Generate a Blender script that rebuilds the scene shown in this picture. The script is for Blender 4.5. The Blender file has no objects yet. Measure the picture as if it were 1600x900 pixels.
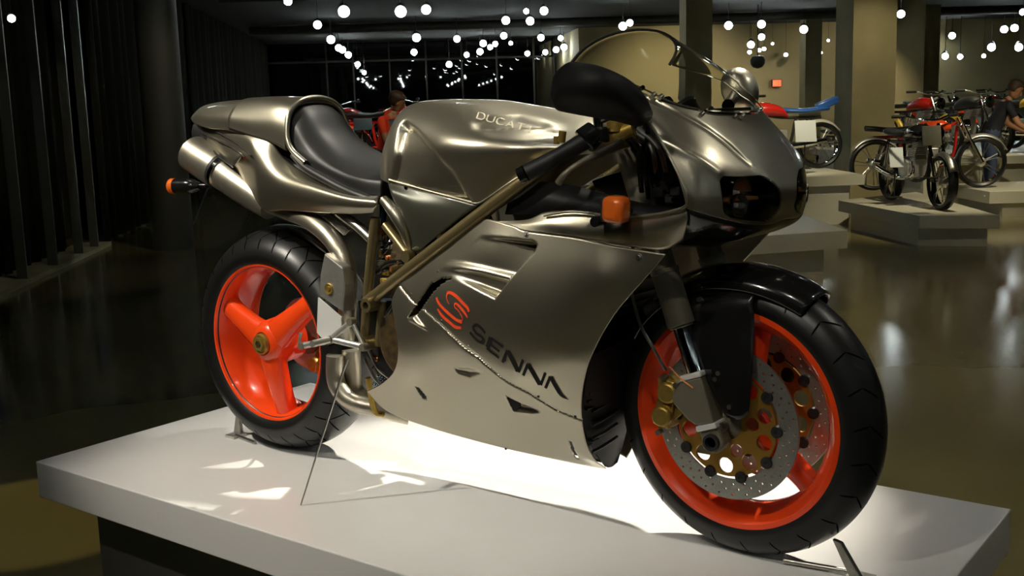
import bpy, math, random
import numpy as np
from mathutils import Vector, Matrix
from mathutils.bvhtree import BVHTree
random.seed(7)
SC = bpy.context.scene
COL = SC.collection
# ---------------------------------------------------------------- camera
CAM = Vector((2.38617, -2.08523, 0.94794))
cr = Vector((0.799564, 0.599876, -0.029084)); cu = Vector((-0.074017, 0.146482, 0.98644)); cf = Vector((-0.596002, 0.78657, -0.161522))
cd = bpy.data.cameras.new('camera'); cam = bpy.data.objects.new('camera', cd); COL.objects.link(cam)
M = Matrix.Identity(4)
for i in range(3):
    M[i][0] = cr[i]; M[i][1] = cu[i]; M[i][2] = -cf[i]; M[i][3] = CAM[i]
cam.matrix_world = M
cd.sensor_width = 36; cd.lens = 36*1737.27/1600; cd.clip_start = .05; cd.clip_end = 200
SC.camera = cam
SC.view_settings.view_transform = 'Standard'; SC.view_settings.look = 'None'
SC.view_settings.gamma = 1; SC.view_settings.use_curve_mapping = False
SC.view_settings.exposure = 0.0
# ---------------------------------------------------------------- world: a dark hall
w = bpy.data.worlds.new('hall'); SC.world = w; w.use_nodes = True
w.node_tree.nodes['Background'].inputs[0].default_value = (.95, .95, .72, 1)
w.node_tree.nodes['Background'].inputs[1].default_value = 0.009
# ---------------------------------------------------------------- lamps (ceiling spots)
def spot(loc, target, power, size=40, blend=.5, radius=.04, col=(1, .93, .80)):
    l = bpy.data.lights.new('spot_lamp', 'SPOT'); l.energy = power; l.color = col
    l.spot_size = math.radians(size); l.spot_blend = blend; l.shadow_soft_size = radius
    o = bpy.data.objects.new('spot_lamp', l); COL.objects.link(o); o.location = loc
    o.rotation_euler = (Vector(target)-Vector(loc)).to_track_quat('-Z', 'Y').to_euler()
    return o
HEADS = []   # (location, target) of every track head that carries a lamp
def key(loc, target, power, size=40, blend=.5, radius=.035, col=(1, .93, .80)):
    d = (Vector(target)-Vector(loc)).normalized()
    HEADS.append((Vector(loc), d)); spot(Vector(loc)+d*.03, target, power, size, blend, radius, col)
key((1.0, 1.75, 2.75), (.8, .08, 0.0), 2300, 34, .5)
key((-.9, -1.6, 2.75), (.25, .0, .45), 900, 40, .6)
key((.3, .9, 2.75), (.2, 0, .7), 210, 50, .7)
key((1.0, -2.6, 2.75), (.75, 0, .35), 300, 50, .8)
key((2.9, 1.0, 2.75), (1.4, 0, .5), 90, 45, .7)
key((2.2, -1.9, 2.75), (1.3, 0, .75), 130, 34, .7)
# ---------------------------------------------------------------- materials
MATS = {}
def mat(name, base, metallic=0., rough=.5, coat=0., emis=None, noise=None, bump=None, trans=0., ior=1.45, alpha=1., spec=.5, sheen=0):
    m = bpy.data.materials.new(name); m.use_nodes = True; nt = m.node_tree; b = nt.nodes['Principled BSDF']
    b.inputs['Base Color'].default_value = (*base, 1); b.inputs['Metallic'].default_value = metallic
    b.inputs['Roughness'].default_value = rough; b.inputs['Coat Weight'].default_value = coat; b.inputs['Coat Roughness'].default_value = .06
    b.inputs['IOR'].default_value = ior; b.inputs['Transmission Weight'].default_value = trans; b.inputs['Alpha'].default_value = alpha
    b.inputs['Specular IOR Level'].default_value = spec
    if emis:
        b.inputs['Emission Color'].default_value = (*emis[0], 1); b.inputs['Emission Strength'].default_value = emis[1]
    if noise or bump:
        tc = nt.nodes.new('ShaderNodeTexCoord')
    if noise:      # (scale, colour2, rough2)
        n = nt.nodes.new('ShaderNodeTexNoise'); n.inputs['Scale'].default_value = noise[0]; n.inputs['Detail'].default_value = 5
        nt.links.new(tc.outputs['Object'], n.inputs['Vector'])
        mx = nt.nodes.new('ShaderNodeMix'); mx.data_type = 'RGBA'
        mx.inputs[6].default_value = (*base, 1); mx.inputs[7].default_value = (*noise[1], 1)
        rp = nt.nodes.new('ShaderNodeMapRange'); rp.inputs[1].default_value = .35; rp.inputs[2].default_value = .65
        nt.links.new(n.outputs['Fac'], rp.inputs[0]); nt.links.new(rp.outputs[0], mx.inputs[0]); nt.links.new(mx.outputs[2], b.inputs['Base Color'])
        r2 = nt.nodes.new('ShaderNodeMapRange'); r2.inputs[1].default_value = .35; r2.inputs[2].default_value = .65
        r2.inputs[3].default_value = rough; r2.inputs[4].default_value = noise[2]
        nt.links.new(n.outputs['Fac'], r2.inputs[0]); nt.links.new(r2.outputs[0], b.inputs['Roughness'])
    if bump:       # (scale, strength, distance)
        n = nt.nodes.new('ShaderNodeTexNoise'); n.inputs['Scale'].default_value = bump[0]; n.inputs['Detail'].default_value = 3
        nt.links.new(tc.outputs['Object'], n.inputs['Vector'])
        bp = nt.nodes.new('ShaderNodeBump'); bp.inputs['Strength'].default_value = bump[1]; bp.inputs['Distance'].default_value = bump[2]
        nt.links.new(n.outputs['Fac'], bp.inputs['Height']); nt.links.new(bp.outputs[0], b.inputs['Normal'])
    MATS[name] = m
    return m
PAINT = mat('gunmetal_paint', (.42, .39, .30), .94, .30, .5, noise=(900, (.48, .445, .34), .35))
PAINTD = mat('dark_grey_panel', (.065, .066, .048), .4, .36, .3)
PANELIN = mat('fairing_inner_black', (.007, .007, .007), 0, .5, spec=.2)
BLACK = mat('gloss_black', (.008, .008, .008), 0, .16, .3)
MIRSHADE = mat('mirror_shade_black', (.006, .006, .006), 0, .6, spec=.25)  # shade on the near mirror's underside, put into a black colour
MATTE = mat('matte_black', (.012, .012, .012), 0, .55)
RUBBER = mat('tyre_rubber', (.009, .009, .0085), 0, .36, bump=(120, .15, .0006))
SEATM = mat('seat_vinyl', (.011, .011, .010), 0, .46, bump=(420, .12, .0004))
ORANGE = mat('orange_wheel_paint', (.86, .065, .008), 0, .26, .4)
LOGO = mat('orange_decal', (.85, .075, .02), 0, .4)
INK = mat('black_decal', (.012, .011, .009), 0, .6, spec=.15)
TXT = mat('pale_decal', (.70, .66, .48), .2, .5)
BRONZE = mat('bronze_frame_paint', (.27, .215, .10), .75, .34, .2)
GOLD = mat('gold_anodised', (.42, .29, .06), .7, .38, noise=(90, (.33, .22, .05), .46))
STEEL = mat('brushed_steel', (.45, .44, .40), 1, .28, noise=(60, (.36, .35, .31), .38))
PIPE = mat('exhaust_steel', (.52, .49, .41), .9, .30, noise=(25, (.42, .38, .29), .42))
ALU = mat('cast_aluminium', (.66, .65, .60), .85, .36, noise=(70, (.58, .56, .51), .44))
ALUB = mat('pale_aluminium', (.82, .82, .80), .3, .42)
CAST = mat('grey_casting', (.20, .18, .13), .4, .5)
CHROME = mat('chrome', (.72, .72, .72), 1, .07)
DISC = mat('brake_disc_steel', (.44, .45, .40), .85, .36, noise=(200, (.38, .39, .35), .44))
ENGINE = mat('engine_bronze_case', (.13, .085, .03), .6, .5, noise=(35, (.05, .035, .02), .6))
CARR = mat('disc_carrier_gold', (.34, .19, .03), .6, .42)
COPPER = mat('copper_hose', (.45, .17, .05), .6, .35)
AMBER = mat('amber_lens', (.75, .14, .015), 0, .14, .6)
REDL = mat('red_lens', (.4, .01, .01), 0, .15, .5)
GLASS = mat('clear_screen', (.93, .93, .88), 0, .03, 0, trans=1, ior=1.02)
LENS = mat('headlight_glass', (.95, .95, .95), 0, .02, 0, trans=1, ior=1.4)
REFL = mat('lamp_reflector', (.5, .5, .48), 1, .14)
PLINTH = mat('white_plinth_laminate', (.74, .735, .71), 0, .30, .15, noise=(3, (.70, .695, .67), .36))
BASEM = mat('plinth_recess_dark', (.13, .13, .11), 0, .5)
PLINB = mat('grey_white_plinth', (.56, .53, .42), 0, .38)
CONC = mat('concrete', (.24, .205, .105), 0, .75, noise=(2.2, (.20, .17, .085), .85), bump=(30, .2, .004))
WALLM = mat('beige_wall', (.36, .30, .16), 0, .8, noise=(.6, (.32, .27, .14), .85))
DARKW = mat('dark_wall', (.035, .035, .027), 0, .7)
CEILM = mat('black_ceiling', (.009, .009, .008), 0, .9)
CURT = mat('dark_curtain', (.020, .020, .016), 0, .95, spec=.05)
MULL = mat('mullion_metal', (.10, .10, .085), .6, .4)
BLACKGL = mat('night_window_glass', (.002, .002, .002), 0, .015, spec=.9, ior=1.6)
CLOTHR = mat('red_shirt', (.75, .05, .012), 0, .8)
CLOTHD = mat('dark_shirt', (.010, .010, .016), 0, .8)
JEAN = mat('blue_jeans', (.045, .06, .12), 0, .8)
SKIN = mat('skin', (.42, .20, .10), 0, .55)
HAIR = mat('brown_hair', (.05, .028, .014), 0, .6)
REDP = mat('red_paint', (.55, .02, .012), 0, .25, .5)
ORP = mat('orange_tank_paint', (.80, .07, .01), 0, .25, .5)
BLUEP = mat('blue_paint', (.03, .11, .38), 0, .3, .4)
YELP = mat('yellow_paint', (.65, .42, .05), 0, .35, .3)
CREAM = mat('cream_paint', (.55, .52, .44), 0, .35, .3)
SIGNM = mat('white_sign', (.66, .68, .68), 0, .5)
SIGND = mat('grey_sign', (.20, .19, .14), 0, .5)
BULB = mat('lamp_glow', (1, 1, 1), 0, .5, emis=((.90, 1., .98), 60))
BULBF = mat('lamp_glow_far', (1, 1, 1), 0, .5, emis=((1., .98, .86), 14))
EXITM = mat('exit_sign_glow', (.5, .02, .01), 0, .4, emis=((1, .10, .03), 2.2))
for m_ in (BULB, BULBF, EXITM): m_.cycles.emission_sampling = 'NONE'
# ---------------------------------------------------------------- floor: polished concrete
def floor_mat():
    m = bpy.data.materials.new('polished_concrete'); m.use_nodes = True; nt = m.node_tree; b = nt.nodes['Principled BSDF']
    tc = nt.nodes.new('ShaderNodeTexCoord')
    n = nt.nodes.new('ShaderNodeTexNoise'); n.inputs['Scale'].default_value = .45; n.inputs['Detail'].default_value = 2.5; n.inputs['Roughness'].default_value = .5
    nt.links.new(tc.outputs['Object'], n.inputs['Vector'])
    cr_ = nt.nodes.new('ShaderNodeValToRGB'); cr_.color_ramp.elements[0].position = .15; cr_.color_ramp.elements[1].position = .85; cr_.color_ramp.interpolation = 'EASE'
    cr_.color_ramp.elements[0].color = (.14, .12, .052, 1); cr_.color_ramp.elements[1].color = (.23, .195, .088, 1)
    nt.links.new(n.outputs['Fac'], cr_.inputs[0]); nt.links.new(cr_.outputs[0], b.inputs['Base Color'])
    r = nt.nodes.new('ShaderNodeMapRange'); r.interpolation_type = 'SMOOTHSTEP'; r.inputs[1].default_value = .05; r.inputs[2].default_value = .95; r.inputs[3].default_value = .13; r.inputs[4].default_value = .18
    nt.links.new(n.outputs['Fac'], r.inputs[0]); nt.links.new(r.outputs[0], b.inputs['Roughness'])
    b.inputs['Specular IOR Level'].default_value = .7
    return m
FLOORM = floor_mat()
# ---------------------------------------------------------------- helpers
def tag(o, label=None, cat=None, group=None, kind=None):
    if label: o['label'] = label
    if cat: o['category'] = cat
    if group: o['group'] = group
    if kind: o['kind'] = kind
    return o
def empty(name, loc=(0, 0, 0), rz=0, label=None, cat=None, group=None):
    o = bpy.data.objects.new(name, None); COL.objects.link(o); o.location = loc; o.rotation_euler = (0, 0, rz); o.empty_display_size = .1
    return tag(o, label, cat, group)
def mk(name, vf, m, parent=None, smooth=True, bevel=0, solid=0, label=None, angle=40, sub=0):
    v, f = vf[0], vf[1]
    me = bpy.data.meshes.new(name); me.from_pydata([tuple(map(float, a)) for a in v], [], f)
    ms = m if isinstance(m, (list, tuple)) else [m]
    for a in ms: me.materials.append(a)
    if len(vf) > 2:
        for p, i in zip(me.polygons, vf[2]): p.material_index = i
    me.update(); me.validate()
    o = bpy.data.objects.new(name, me); COL.objects.link(o)
    if parent: o.parent = parent
    if smooth:
        me.shade_smooth()
        if angle and not solid:
            me.set_sharp_from_angle(angle=math.radians(angle))
    if bevel:
        b = o.modifiers.new('bevel', 'BEVEL'); b.width = bevel; b.segments = 2; b.limit_method = 'ANGLE'
    if solid:
        s = o.modifiers.new('solid', 'SOLIDIFY'); s.thickness = solid; s.offset = -1
    if label: o['label'] = label
    return o
def join(*vfs):
    V, F, MI = [], [], []
    for vf in vfs:
        n = len(V); V += [tuple(a) for a in vf[0]]; F += [tuple(i+n for i in f) for f in vf[1]]
        MI += list(vf[2]) if len(vf) > 2 else [0]*len(vf[1])
    return V, F, MI
def xf(vf, M):
    return ([tuple(M @ Vector(a)) for a in vf[0]],) + tuple(vf[1:])
def mir(vf):
    return ([(a[0], -a[1], a[2]) for a in vf[0]], [tuple(reversed(f)) for f in vf[1]]) + tuple(vf[2:])
def box(c, s, rot=None):
    v = [Vector((x*s[0]/2, y*s[1]/2, z*s[2]/2)) for x in (-1, 1) for y in (-1, 1) for z in (-1, 1)]
    if rot: v = [rot @ a for a in v]
    v = [tuple(a+Vector(c)) for a in v]
    return v, [(0, 1, 3, 2), (4, 6, 7, 5), (0, 4, 5, 1), (2, 3, 7, 6), (0, 2, 6, 4), (1, 5, 7, 3)]
def b2(x0, x1, y0, y1, z0, z1): return box(((x0+x1)/2, (y0+y1)/2, (z0+z1)/2), (abs(x1-x0), abs(y1-y0), abs(z1-z0)))
def frame_of(d):
    d = d.normalized(); a = Vector((0, 0, 1)) if abs(d.z) < .9 else Vector((1, 0, 0))
    u = d.cross(a).normalized(); return u, d.cross(u).normalized()
def cyl(p0, p1, r0, r1=None, n=20, caps=True):
    p0, p1 = Vector(p0), Vector(p1); r1 = r0 if r1 is None else r1; u, v = frame_of(p1-p0)
    V = []
    for p, r in ((p0, r0), (p1, r1)):
        V += [tuple(p+u*r*math.cos(2*math.pi*i/n)+v*r*math.sin(2*math.pi*i/n)) for i in range(n)]
    F = [(i, (i+1) % n, n+(i+1) % n, n+i) for i in range(n)]
    if caps: F += [tuple(reversed(range(n))), tuple(range(n, 2*n))]
    return V, F
def cat(pts, k=8, closed=False):
    P = [np.array(p, float) for p in pts]; n = len(P)
    if n < 3: k = 1
    out = []
    g = (lambda i: P[i % n]) if closed else (lambda i: P[0]*2-P[1] if i < 0 else (P[-1]*2-P[-2] if i >= n else P[i]))
    for i in range(n if closed else n-1):
        a, b, c, d = g(i-1), g(i), g(i+1), g(i+2)
        for j in range(k):
            t = j/k
            out.append(.5*((2*b)+(-a+c)*t+(2*a-5*b+4*c-d)*t*t+(-a+3*b-3*c+d)*t**3))
    if not closed: out.append(P[-1])
    return out
def tube(pts, r, n=12, k=8, smooth=True, caps=True):
    rs = r if isinstance(r, (list, tuple)) else [r]*len(pts)
    Q = cat([tuple(p)+(q,) for p, q in zip(pts, rs)], k) if smooth else [np.array(tuple(p)+(q,), float) for p, q in zip(pts, rs)]
    P = [Vector(q[:3]) for q in Q]; R = [q[3] for q in Q]; V = []; u = None
    for i, p in enumerate(P):
        d = (P[min(i+1, len(P)-1)]-P[max(i-1, 0)]).normalized()
        if u is None: u, v = frame_of(d)
        else:
            u = (u-d*u.dot(d)).normalized(); v = d.cross(u)
        v = d.cross(u)
        V += [tuple(p+u*R[i]*math.cos(2*math.pi*j/n)+v*R[i]*math.sin(2*math.pi*j/n)) for j in range(n)]
    m = len(P)
    F = [(i*n+j, i*n+(j+1) % n, (i+1)*n+(j+1) % n, (i+1)*n+j) for i in range(m-1) for j in range(n)]
    if caps: F += [tuple(reversed(range(n))), tuple(range((m-1)*n, m*n))]
    return V, F
def lathe(prof, c=(0, 0, 0), n=64, axis='y', closed=False, a0=0, a1=2*math.pi):
    full = abs(a1-a0-2*math.pi) < 1e-6; m = n if full else n+1; V = []
    for i in range(m):
        a = a0+(a1-a0)*i/n
        for r, h in prof:
            q = (r*math.cos(a), h, r*math.sin(a)) if axis == 'y' else ((r*math.cos(a), r*math.sin(a), h) if axis == 'z' else (h, r*math.cos(a), r*math.sin(a)))
            V.append((c[0]+q[0], c[1]+q[1], c[2]+q[2]))
    k = len(prof); kk = k if closed else k-1; F = []
    for i in range(n):
        i2 = (i+1) % m
        for j in range(kk):
            j2 = (j+1) % k; F.append((i*k+j, i*k+j2, i2*k+j2, i2*k+j))
    return V, F
def prism(poly, y0, y1, holes=None):
    n = len(poly)
    V = [(x, y0, z) for x, z in poly]+[(x, y1, z) for x, z in poly]
    return V, [tuple(range(n)), tuple(reversed(range(n, 2*n)))]+[(i, n+i, n+(i+1) % n, (i+1) % n) for i in range(n)]
def plate(pts, d):
    n = len(pts); d = Vector(d)
    return [tuple(p) for p in pts]+[tuple(Vector(p)+d) for p in pts], [tuple(range(n)), tuple(reversed(range(n, 2*n)))]+[(i, n+i, n+(i+1) % n, (i+1) % n) for i in range(n)]
def grid(G, ku=8, kv=8, close_u=False, close_v=False):
    rows = [cat(r, ku, close_u) for r in G]; cols = [cat([r[i] for r in rows], kv, close_v) for i in range(len(rows[0]))]
    nu, nv = len(cols), len(cols[0])
    V = [tuple(cols[i][j]) for j in range(nv) for i in range(nu)]
    F = []
    for j in range(nv if close_v else nv-1):
        for i in range(nu if close_u else nu-1):
            F.append((j*nu+i, j*nu+(i+1) % nu, ((j+1) % nv)*nu+(i+1) % nu, ((j+1) % nv)*nu+i))
    return V, F, nu, nv
def symm(sec):      # half section (x,y,z)... from centre (y=0) to the right edge -> full section left..right
    return [(p[0], -p[1], p[2]) for p in reversed(sec[1:])]+list(sec)
def inpoly(x, y, P):
    c = False; n = len(P)
    for i in range(n):
        x0, y0 = P[i]; x1, y1 = P[(i+1) % n]
        if (y0 > y) != (y1 > y) and x < (x1-x0)*(y-y0)/(y1-y0)+x0: c = not c
    return c
def pdist(x, y, P):
    d = 9
    for i in range(len(P)):
        x0, y0 = P[i]; x1, y1 = P[(i+1) % len(P)]; L = (x1-x0)**2+(y1-y0)**2+1e-12
        t = max(0, min(1, ((x-x0)*(x1-x0)+(y-y0)*(y1-y0))/L)); d = min(d, math.hypot(x-x0-t*(x1-x0), y-y0-t*(y1-y0)))
    return d
def sstep(t): t = max(0, min(1, t)); return t*t*(3-2*t)
def flip(vf): return (vf[0], [tuple(reversed(f)) for f in vf[1]])
def copy_tree(o, parent=None):
    c = o.copy(); COL.objects.link(c); c.parent = parent
    for ch in list(o.children): copy_tree(ch, c)
    return c
def xz(pts): return [(p[0], p[2]) for p in pts]
# ================================================================ the grey sport motorcycle
BIKE = empty('motorcycle', (0, 0, 0), 0, 'large grey metallic sport motorcycle with orange wheels on the white display platform', 'motorcycle')
WR, WF = (0, 0, .316), (1.41, 0, .299)
def rotm(deg, axis='Y', c=(0, 0, 0)):
    return Matrix.Translation(Vector(c)) @ Matrix.Rotation(math.radians(deg), 4, axis) @ Matrix.Translation(-Vector(c))
def tyre_prof(R, W, rb, n=26):
    # closed cross-section (r, y)
    P = []
    for i in range(n+1):
        a = -math.pi/2+math.pi*i/n
        P.append((R-(R-rb-.02)*(1-math.cos(a))**.95, W/2*math.sin(a)))
    yb = W/2*.86
    P += [(rb, yb), (rb-.008, yb*.9), (rb-.008, -yb*.9), (rb, -yb)]
    return P
def tread(R, W, rb, kind):
    prof = tyre_prof(R, W, rb); n = 360; k = len(prof); V = []
    for i in range(n):
        a = 2*math.pi*i/n
        for j, (r, y) in enumerate(prof):
            rr = r
            V.append((rr*math.cos(a), y, rr*math.sin(a)))
    F = [(i*k+j, i*k+(j+1) % k, ((i+1) % n)*k+(j+1) % k, ((i+1) % n)*k+j) for i in range(n) for j in range(k)]
    return V, F
def groove(R, W, rb, seg, kind):
    # a tread groove: a thin dark inlay strip that follows the tyre crown, set just proud of the carcass
    V, F = [], []
    def crown(t, a):   # t in -1..1 over half circle, a angle
        q = t*math.pi/2; r = R-(R-rb-.02)*(1-math.cos(q))**.95+.0006
        return (r*math.cos(a), W/2*math.sin(q), r*math.sin(a))
    for t0, a0, t1, a1, wd in seg:
        n0 = len(V); S = 8
        for i in range(S+1):
            s = i/S; t = t0+(t1-t0)*s; a = a0+(a1-a0)*s; h = wd*(1-abs(2*s-1)**4*.7)/R
            V.append(crown(t, a-h)); V.append(crown(t, a+h))
        for i in range(S): F.append((n0+2*i, n0+2*i+1, n0+2*i+3, n0+2*i+2))
    return V, F
GROOVE = mat('tread_groove', (.002, .002, .002), 0, .9, spec=.05)
def rim_ring(W, seatr=.2185, outer=.232, deep=.185):
    h = W/2
    return [(outer, -h), (outer, -h+.006), (seatr, -h+.010), (seatr-.004, -h+.03), (deep+.002, -.012), (deep+.002, .012), (seatr-.004, h-.03), (seatr, h-.010), (outer, h-.006), (outer, h),
            (outer-.010, h+.001), (outer-.019, h-.006), (seatr-.016, h-.028), (deep-.006, .02), (deep-.006, -.02), (seatr-.016, -h+.028), (outer-.019, -h+.006), (outer-.010, -h-.001)]
# ---- rear wheel
rw = mk('rear_wheel', (lambda r: r)(lathe([(.232, -.0815), (.232, -.074), (.219, -.070), (.213, -.045), (.205, -.01), (.205, .03), (.213, .05), (.219, .070), (.232, .074), (.232, .0815),
        (.218, .0815), (.203, .060), (.195, .02), (.196, -.03), (.203, -.055), (.2125, -.072), (.2165, -.0815), (.224, -.084)], WR, 128, closed=True)), ORANGE, BIKE)
def spoke(c, ang, y_h, y_r, w0, w1, r0, r1, th, ymid=None):
    # lofted spoke from the hub radius r0 to the rim radius r1, leading along angle ang in the wheel plane
    d = Vector((math.cos(ang), 0, math.sin(ang))); s = Vector((-math.sin(ang), 0, math.cos(ang))); rows = []
    for i in range(9):
        t = i/8; r = r0+(r1-r0)*t; wd = w0*(1-t)**1.5+w1*(1-(1-t)**1.5)+(.012*(max(0, t-.8)/.2)**2); y = y_h+(y_r-y_h)*t**1.6
        p = Vector(c)+d*r
        sec = [(-1, .25), (-.93, -.55), (-.55, -1), (0, -1.12), (.55, -1), (.93, -.55), (1, .25), (.7, 1), (-.7, 1)]
        rows.append([tuple(p+s*(a*wd/2)+Vector((0, y+th/2*(1+b), 0))) for a, b in sec])
    V = [q for r in rows for q in r]; n = 9
    F = [(i*n+j, i*n+(j+1) % n, (i+1)*n+(j+1) % n, (i+1)*n+j) for i in range(8) for j in range(n)]
    return V, [tuple(reversed(f)) for f in F]+[tuple(range(n)), tuple(reversed(range(8*n, 9*n)))]
for a in (157, 37, 277):
    mk('spoke', spoke(WR, math.radians(a), -.086, -.062, .100, .058, .015, .208, .045), ORANGE, rw, angle=50)
mk('hub', lathe([(.0, .02), (.062, .02), (.066, -.03), (.060, -.075), (.045, -.090), (.033, -.094), (.030, -.090), (0, -.090)], WR, 48), ORANGE, rw)
mk('tyre', xf(tread(.3155, .192, .2205, 'r'), Matrix.Translation(WR)), RUBBER, rw)
seg = []
for i in range(30):
    a = 2*math.pi*i/30
    for sgn in (-1, 1):
        seg += [(sgn*.10, a+.02*sgn, sgn*.50, a+.12, .0028), (sgn*.50, a+.12, sgn*.80, a+.085, .0026)]
    if i % 2 == 0: seg += [(-.5, a+.12, -.2, a+.25, .0026), (.5, a+.12, .2, a+.25, .0026)]
mk('tread_grooves', xf(groove(.3155, .192, .2205, seg, 'r'), Matrix.Translation(WR)), GROOVE, rw)['kind'] = 'stuff'
mk('axle_nut', join(lathe([(.0, -.088), (.016, -.088), (.017, -.103), (.027, -.1035), (.030, -.098), (.030, -.088)], WR, 40), lathe([(.012, -.108), (.020, -.108), (.021, -.090), (.012, -.090)], WR, 6, closed=True)), GOLD, rw)
mk('axle_bolt', lathe([(.0, -.092), (.010, -.092), (.0115, -.106), (.015, -.106), (.016, -.09)], WR, 24), STEEL, rw)
for a, r_ in ((245, .19), (262, .17), (215, .17), (235, .2), (298, .2)):
    p = (WR[0]+r_*math.cos(math.radians(a)), -.052, WR[2]+r_*math.sin(math.radians(a)))
# brake, swingarm and sprocket seen through the spokes
mk('rear_brake_disc', lathe([(.055, .072), (.105, .072), (.105, .077), (.055, .077)], (0, 0, .316), 64, closed=True), DISC, BIKE)
mk('rear_disc_carrier', lathe([(.02, .066), (.060, .066), (.062, .082), (.02, .082)], (0, 0, .316), 40, closed=True), CAST, BIKE)
mk('swingarm', join(tube([(-.02, .14, .316), (.15, .15, .325), (.34, .13, .34), (.50, .06, .345)], [.062, .060, .055, .06], 16), cyl((0, .08, .316), (0, .19, .316), .075, n=32), tube([(.34, .13, .33), (.42, 0, .34), (.47, -.09, .35)], [.05, .045, .04], 14)), CAST, BIKE)
rc = mk('rear_brake_caliper', join(box((.085, .07, .235), (.07, .055, .055), Matrix.Rotation(.5, 3, 'Y')), cyl((.07, .04, .24), (.07, .02, .24), .022, n=20), cyl((.105, .04, .225), (.105, .02, .225), .020, n=20)), GOLD, BIKE, bevel=.004)
mk('sprocket_carrier', lathe([(.03, .085), (.095, .085), (.098, .10), (.03, .10)], (0, 0, .316), 48, closed=True), BRONZE, BIKE)
mk('hose', tube([(.09, .03, .25), (.13, .0, .27), (.17, .01, .34), (.23, .03, .39)], .004, 8), COPPER, BIKE)
# ---- front wheel, turned a few degrees
FW = empty('front_wheel_pivot'); bpy.data.objects.remove(FW)
fr = mk('front_wheel', lathe([(.232, -.057), (.232, -.050), (.219, -.046), (.214, -.03), (.205, -.01), (.205, .01), (.214, .03), (.219, .046), (.232, .050), (.232, .057),
        (.221, .058), (.212, .048), (.200, .030), (.190, .015), (.190, -.015), (.200, -.030), (.212, -.048), (.221, -.058)], (0, 0, 0), 128, closed=True), ORANGE, BIKE)
fr.location = WF; fr.rotation_euler = (0, 0, math.radians(-3.06))
for a in (80, 200, 320):
    mk('spoke', spoke((0, 0, 0), math.radians(a), -.03, -.022, .075, .045, .02, .20, .045), ORANGE, fr, angle=50)
mk('hub', lathe([(.0, .06), (.03, .06), (.045, .03), (.045, -.03), (.03, -.075), (0, -.075)], (0, 0, 0), 40), CAST, fr)
mk('tyre', tread(.2988, .120, .2205, 'f'), RUBBER, fr)
seg = []
for i in range(24):
    a = 2*math.pi*i/24
    for sgn in (-1, 1): seg += [(sgn*.12, a, sgn*.45, a+.10, .0026), (sgn*.45, a+.10, sgn*.8, a+.07, .0022)]
mk('tread_grooves', groove(.2988, .120, .2205, seg, 'f'), GROOVE, fr)['kind'] = 'stuff'
def ring_holes(r0, r1, y0, y1, holes, n=160, hn=10):
    # flat annulus with drilled holes: built with bmesh triangulation of outline + hole loops, then extruded
    import bmesh
    bm = bmesh.new(); edges = []
    def loop(pts):
        vs = [bm.verts.new((x, y0, z)) for x, z in pts]
        for i in range(len(vs)): edges.append(bm.edges.new((vs[i], vs[(i+1) % len(vs)])))
    for r, k in ((r0, 72), (r1, n)): loop([(r*math.cos(2*math.pi*i/k), r*math.sin(2*math.pi*i/k)) for i in range(k)])
    for (hx, hz, hr) in holes: loop([(hx+hr*math.cos(2*math.pi*i/hn), hz+hr*math.sin(2*math.pi*i/hn)) for i in range(hn)])
    g = bmesh.ops.triangle_fill(bm, use_beauty=True, use_dissolve=False, edges=edges, normal=(0, -1, 0))
    bad = []
    for f in bm.faces:
        c = f.calc_center_median(); rr = math.hypot(c.x, c.z)
        if rr < r0*.999 and rr < r0-.0002 or rr > r1: bad.append(f); continue
        for (hx, hz, hr) in holes:
            if math.hypot(c.x-hx, c.z-hz) < hr*.98: bad.append(f); break
    bmesh.ops.delete(bm, geom=bad, context='FACES_ONLY')
    ex = bmesh.ops.extrude_face_region(bm, geom=bm.faces[:])
    for v in [q for q in ex['geom'] if isinstance(q, bmesh.types.BMVert)]: v.co.y = y1
    bm.normal_update(); bmesh.ops.recalc_face_normals(bm, faces=bm.faces[:])
    bm.verts.index_update(); V = [tuple(v.co) for v in bm.verts]; F = [tuple(v.index for v in f.verts) for f in bm.faces]; bm.free()
    return V, F
dh = []
for i in range(30):
    a = 2*math.pi*i/30
    dh += [(r_*math.cos(a+o_), r_*math.sin(a+o_), .0027) for r_, o_ in ((.151, 0), (.140, .10), (.129, .02))]
disc_vf = ring_holes(.118, .160, 0, .005, dh, 160, 10)
car = []
for i in range(10):
    a = 2*math.pi*i/10; car.append((.090*math.cos(a+.31), .090*math.sin(a+.31), .017))
for i in range(5):
    a = 2*math.pi*i/5+.1; car.append((.060*math.cos(a), .060*math.sin(a), .0145))
car_vf = ring_holes(.036, .112, 0, .006, car, 100, 18)
for y_, nm in ((-.084, 'near'), (.079, 'far')):
    d = mk('brake_disc', xf(disc_vf, Matrix.Translation((0, y_, 0))), DISC, fr, smooth=False)
    mk('disc_carrier', xf(car_vf, Matrix.Translation((0, y_, 0))), CARR, fr, smooth=False)
    for i in range(10):
        a = 2*math.pi*i/10
        mk('bobbin', lathe([(0, -.004), (.004, -.004), (.0045, -.0055), (.0115, -.0055), (.0125, -.003), (.0125, .008), (0, .008)], (.114*math.cos(a), y_, .114*math.sin(a)), 18), MATTE, fr)
mk('hub_spacer', lathe([(0, -.09), (.016, -.09), (.024, -.082), (.036, -.078), (.036, -.06), (.0, -.06)], (0, 0, 0), 32), CAST, fr)
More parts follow.
